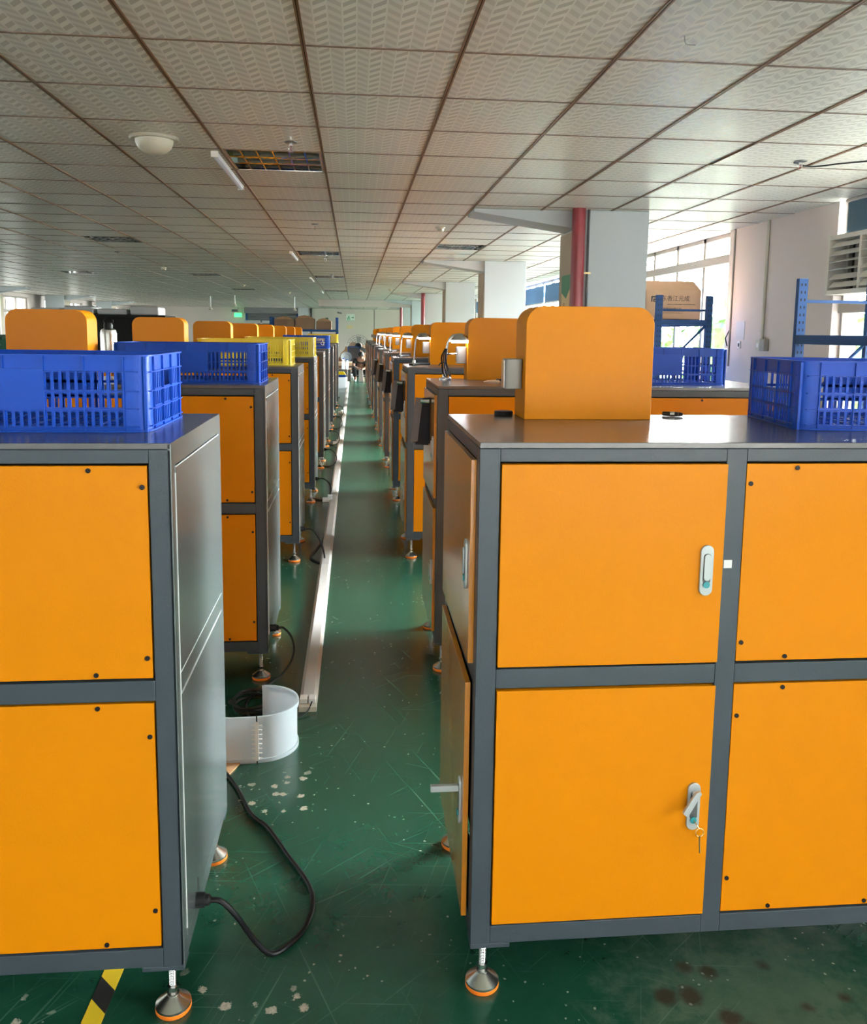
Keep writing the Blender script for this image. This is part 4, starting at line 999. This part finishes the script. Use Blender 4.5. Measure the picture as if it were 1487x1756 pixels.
# surfaces beyond the aisle end
t = thing('pedestal_fan', 'big round wire-guard fan behind the seated person', 'fan', (.13, 28.6, 0))
b = MB()
for r in (.10, .17, .24, .31, .37): b.tube([(r*math.cos(a*PI/16), -.02, 1.02+r*math.sin(a*PI/16)) for a in range(33)], .006, 5)
for a in range(18): b.tube([(.05*math.cos(a*PI/9), -.03, 1.02+.05*math.sin(a*PI/9)), (.37*math.cos(a*PI/9), -.02, 1.02+.37*math.sin(a*PI/9))], .004, 4)
b.build('wire_guard', 'darkpipe', t); MB().lathe([(.11, .0), (.12, .06), (.07, .2)], (0, 0, 1.02), 14, 'y').build('motor', 'black', t)
b = MB()
for a in range(3): b.prism([(-.03, .05), (.05, .06), (.10, .30), (-.06, .32)], lambda u, v, d, a=a: (u*math.cos(a*2.094)-v*math.sin(a*2.094), .02+d+u*.2, 1.02+u*math.sin(a*2.094)+v*math.cos(a*2.094)), 0, .006)
b.build('blade', 'grey', t); MB().lathe([(.2, 0), (.2, .03), (.03, .05), (.025, .9)], (0, .08, 0), 16).build('stand', 'black', t)
t = thing('framed_board', 'dark board in a blue frame behind the seated person', 'board', (-.02, 28.0, 0))
MB().box(-.17, .17, .0, .02, .12, .98).build('board_face', 'board', t); MB().box(-.20, -.165, -.01, .03, 0, 1.02).box(.165, .20, -.01, .03, 0, 1.02).box(-.2, .2, -.01, .03, .985, 1.02).box(-.2, .2, -.01, .03, .1, .135).build('frame', 'rackblue', t)
def heap(name, x, y, rx, ry, h_, mt, label, cat, z=0):
    b = MB(); b.ball((0, 0, 0), 1, (rx, ry, h_), 3, .25)
    bmesh.ops.delete(b.b, geom=[v for v in b.b.verts if v.co.z < -.02], context='VERTS')
    e = [e for e in b.b.edges if e.is_boundary]; bmesh.ops.contextual_create(b.b, geom=e)
    o = tag(b.build(name, mt, None), label, cat); o.location = (x, y, z+.01); return o
heap('scrap_heap', .1, 30.0, .85, .6, 1.06, 'pile', 'brown heap of scrap cloth and card at the end of the aisle', 'heap')
heap('scrap_heap', -1.0, 28.9, .38, .4, .78, 'film', 'grey heap of bagged material left of the seated person', 'heap')
for k, (x, y, z, mt) in enumerate(((-.45, 27.6, .55, 'card'), (-.30, 27.4, .38, 'pile'), (-.5, 27.5, .2, 'film'))):
    t = tag(MB().box(-.25, .25, -.2, .2, 0, .13).build('folded_bag', mt, None, bevel=.03, seg=3), ('tan folded sack on top of the small stack left of the board', 'brown folded sack, middle of the small stack left of the board', 'grey folded sack at the bottom of the small stack left of the board')[k], 'sack', 'folded sacks'); t.location = (-.27, 27.5, (.40, .20, 0)[k]+.135*0); 
t = thing('round_basin', 'pale round basin leaning on top of the sack stack', 'basin', (-.26, 27.45, .66)); 
b = MB().lathe([(.10, 0), (.17, .06), (.18, .07), (.165, .065), (.09, .012)], n=20); o = b.build('bowl', 'film', t); t.rotation_euler = (1.1, 0, 0)
t = thing('storage_tub', 'pale translucent tub on the floor at the far end of the aisle', 'tub', (-.35, 22.6, 0)); MB().prism(rrect(-.2, .15, -.15, .15, .05, 4), lambda u, v, d: (u*(1+.2*d), v*(1+.2*d), d), 0, .30).build('tub_body', 'frost', t)
t = thing('cloth_bundle', 'yellow-green and blue cloth bundle on top of the pale far tub', 'cloth', (-.36, 22.6, .302)); MB().box(-.17, .14, -.12, .12, 0, .06).build('lower_cloth', 'blue', t, bevel=.02); MB().prism([(-.16, 0), (.14, 0), (.08, .08), (-.14, .09)], lambda u, v, d: (u, d, .06+v), -.11, .11).build('upper_cloth', 'yellow', t, bevel=.01)
for k, (x, y) in enumerate(((-.31, 23.9), (-.52, 24.2), (-.22, 26.2))):
    t = thing('plastic_bottle', ('clear bottle with blue cap nearest the cloth bundle', 'clear bottle with blue cap further left behind the tub', 'clear bottle with blue cap close to the seated person')[k], 'bottle', (x, y, 0), 0, 'water bottles by the aisle end')
    MB().box(-.12, .12, -.1, .1, 0, .35+.1*(k == 0)).build('stand', 'grey', t, bevel=.01)
    MB().lathe([(.04, 0), (.045, .02), (.045, .2), (.018, .26), (.018, .28)], (0, 0, .35+.1*(k == 0)), 12).build('bottle_body', 'frost', t); MB().lathe([(.022, .28), (.022, .31)], (0, 0, .35+.1*(k == 0)), 10).build('cap', 'blue', t)

# seated person, head bent, far down the aisle
def skin_obj(name, verts, edges, radii, mt, parent, sub=2):
    me = bpy.data.meshes.new(name); me.from_pydata([Vector(v) for v in verts], edges, [])
    o = bpy.data.objects.new(name, me); COL.objects.link(o)
    md = o.modifiers.new('skin', 'SKIN'); md.use_smooth_shade = True
    for i, r in enumerate(radii): me.skin_vertices[0].data[i].radius = (r, r) if not isinstance(r, tuple) else r
    me.skin_vertices[0].data[0].use_root = True
    s_ = o.modifiers.new('sub', 'SUBSURF'); s_.levels = sub; s_.render_levels = sub
    dg = bpy.context.evaluated_depsgraph_get(); dg.update()
    me2 = bpy.data.meshes.new_from_object(o.evaluated_get(dg)); me2.materials.clear(); me2.materials.append(M[mt])
    bpy.data.objects.remove(o)
    r_ = bpy.data.objects.new(name, me2); COL.objects.link(r_); r_.parent = parent
    return r_
pt = thing('person', 'person in black clothes sitting low at the end of the aisle, head bent over work', 'person', (.20, 25.9, 0))
V = [(0, .12, .30), (0, .08, .42), (0, -.02, .58), (0, -.07, .66), (0, -.10, .70), (0, -.16, .76), (0, -.19, .80)]
Rr = [(.13, .11), (.12, .10), (.13, .11), (.10, .08), (.05, .05), (.075, .085), (.06, .07)]
Ed = [(0, 1), (1, 2), (2, 3), (3, 4), (4, 5), (5, 6)]
def chain(start, pts, rad):
    prev = start
    for p, r in zip(pts, rad): V.append(p); Rr.append(r); Ed.append((prev, len(V)-1)); prev = len(V)-1
    return prev
for sx in (-1, 1):
    h = chain(3, [(sx*.17, -.04, .64), (sx*.24, -.12, .46), (sx*.10, -.32, .40), (sx*.06, -.38, .385)], [.06, .05, .035, .028])
    for f in range(4):
        a = (f-1.5)*.017
        chain(h, [(sx*.045+a*.6, -.42, .375+a), (sx*.03+a*.6, -.455, .365+a), (sx*.018+a*.5, -.475-.004*(f % 2), .35+a)], [.009, .0085, .007])
    chain(h, [(sx*.05, -.39, .41), (sx*.03, -.42, .42)], [.010, .008])
    chain(0, [(sx*.12, .02, .30), (sx*.22, -.32, .42), (sx*.17, -.30, .12), (sx*.17, -.33, .045), (sx*.18, -.46, .03)], [.085, .062, .045, .035, .032])
skin_obj('body', V, Ed, Rr, 'skin', pt)
skin_obj('shirt', [(0, .12, .34), (0, .08, .44), (0, -.02, .58), (0, -.075, .69), (-.17, -.04, .65), (-.225, -.10, .52), (.17, -.04, .65), (.225, -.10, .52)], [(0, 1), (1, 2), (2, 3), (3, 4), (4, 5), (3, 6), (6, 7)], [(.14, .12), (.14, .115), (.15, .12), (.12, .10), .078, .066, .075, .066], 'cloth_black', pt)
skin_obj('trousers', [(0, .12, .28), (-.12, .02, .30), (-.22, -.32, .425), (-.175, -.30, .13), (.12, .02, .30), (.22, -.32, .425), (.175, -.30, .13)], [(0, 1), (1, 2), (2, 3), (0, 4), (4, 5), (5, 6)], [(.14, .13), .1, .078, .06, .1, .078, .06], 'cloth_black', pt)
hb = MB().ball((0, -.155, .815), .095, (.98, 1.1, .95), 3); o = hb.build('hair', 'hair', pt)
hb = MB().ball((0, -.245, .775), .016, (1, 1.2, 1), 2).ball((-.085, -.17, .775), .02, (.5, 1, 1.4), 2).ball((.085, -.17, .775), .02, (.5, 1, 1.4), 2); hb.build('nose_and_ears', 'skin', pt)
for sx in (-1, 1): MB().ball((sx*.035, -.236, .79), .009, (1, .5, .7), 2).build('eye', 'ink', pt)
MB().ball((0, -.228, .74), .018, (1, .4, .3), 2).build('mouth', 'red', pt)
for sx in (-1, 1): MB().ball((sx*.18, -.40, .035), .06, (.8, 1.8, .6), 2).build('shoe', 'film', pt)
t = thing('stool', 'low dark stool under the seated person', 'stool', (.20, 26.03, 0)); MB().box(-.17, .17, -.14, .14, .13, .165).build('seat', 'black', t, bevel=.01)
for sx in (-1, 1):
    for sy in (-1, 1): MB().box(sx*.14-.015, sx*.14+.015, sy*.11-.015, sy*.11+.015, 0, .13).build('leg', 'black', t)
t = tag(MB().prism([(-.08, 0), (.08, 0), (.05, .36), (-.07, .38)], lambda u, v, d: (u, d, v), -.03, .03).build('work_piece', 'cloth_grey', None, bevel=.01), 'pale grey work piece held between the seated person\'s knees', 'work piece'); t.location = (.20, 25.45, .0)

# trees outside the right windows
for k, (x, y, r) in enumerate(((9.5, 17, 1.9), (11.0, 22.5, 2.2), (9.0, 27.5, 1.8), (10.0, 10.0, 1.6), (8.8, 33.0, 2.0))):
    t = thing('tree', '%s leafy green tree outside the right windows, counted from the camera side' % ORD[[1, 2, 3, 0, 4][k]], 'tree', (x, y, -.6), 0, 'trees outside the right windows')
    b = MB()
    for q in range(420):
        a, e = random.uniform(0, 2*PI), random.uniform(-.9, 1.4); rr = r*random.uniform(.7, 1.05)
        c_ = Vector((rr*math.cos(a)*math.cos(e), rr*math.sin(a)*math.cos(e), 1.6+rr*.8*math.sin(e)))
        n_ = Vector((random.gauss(0, 1), random.gauss(0, 1), random.gauss(0, 1))).normalized(); u_ = n_.orthogonal().normalized(); v_ = n_.cross(u_); s_ = .16
        b.quad([c_+u_*s_, c_+v_*s_*.6, c_-u_*s_, c_-v_*s_*.6])
    b.ball((0, 0, 1.6), r*.75, (1, 1, .8), 3, .2)
    b.build('crown', 'leaf', t, smooth=False); MB().tube([(0, 0, -.05), (0.05, 0, 1.2)], [.12, .08], 8).build('trunk', 'brown', t)
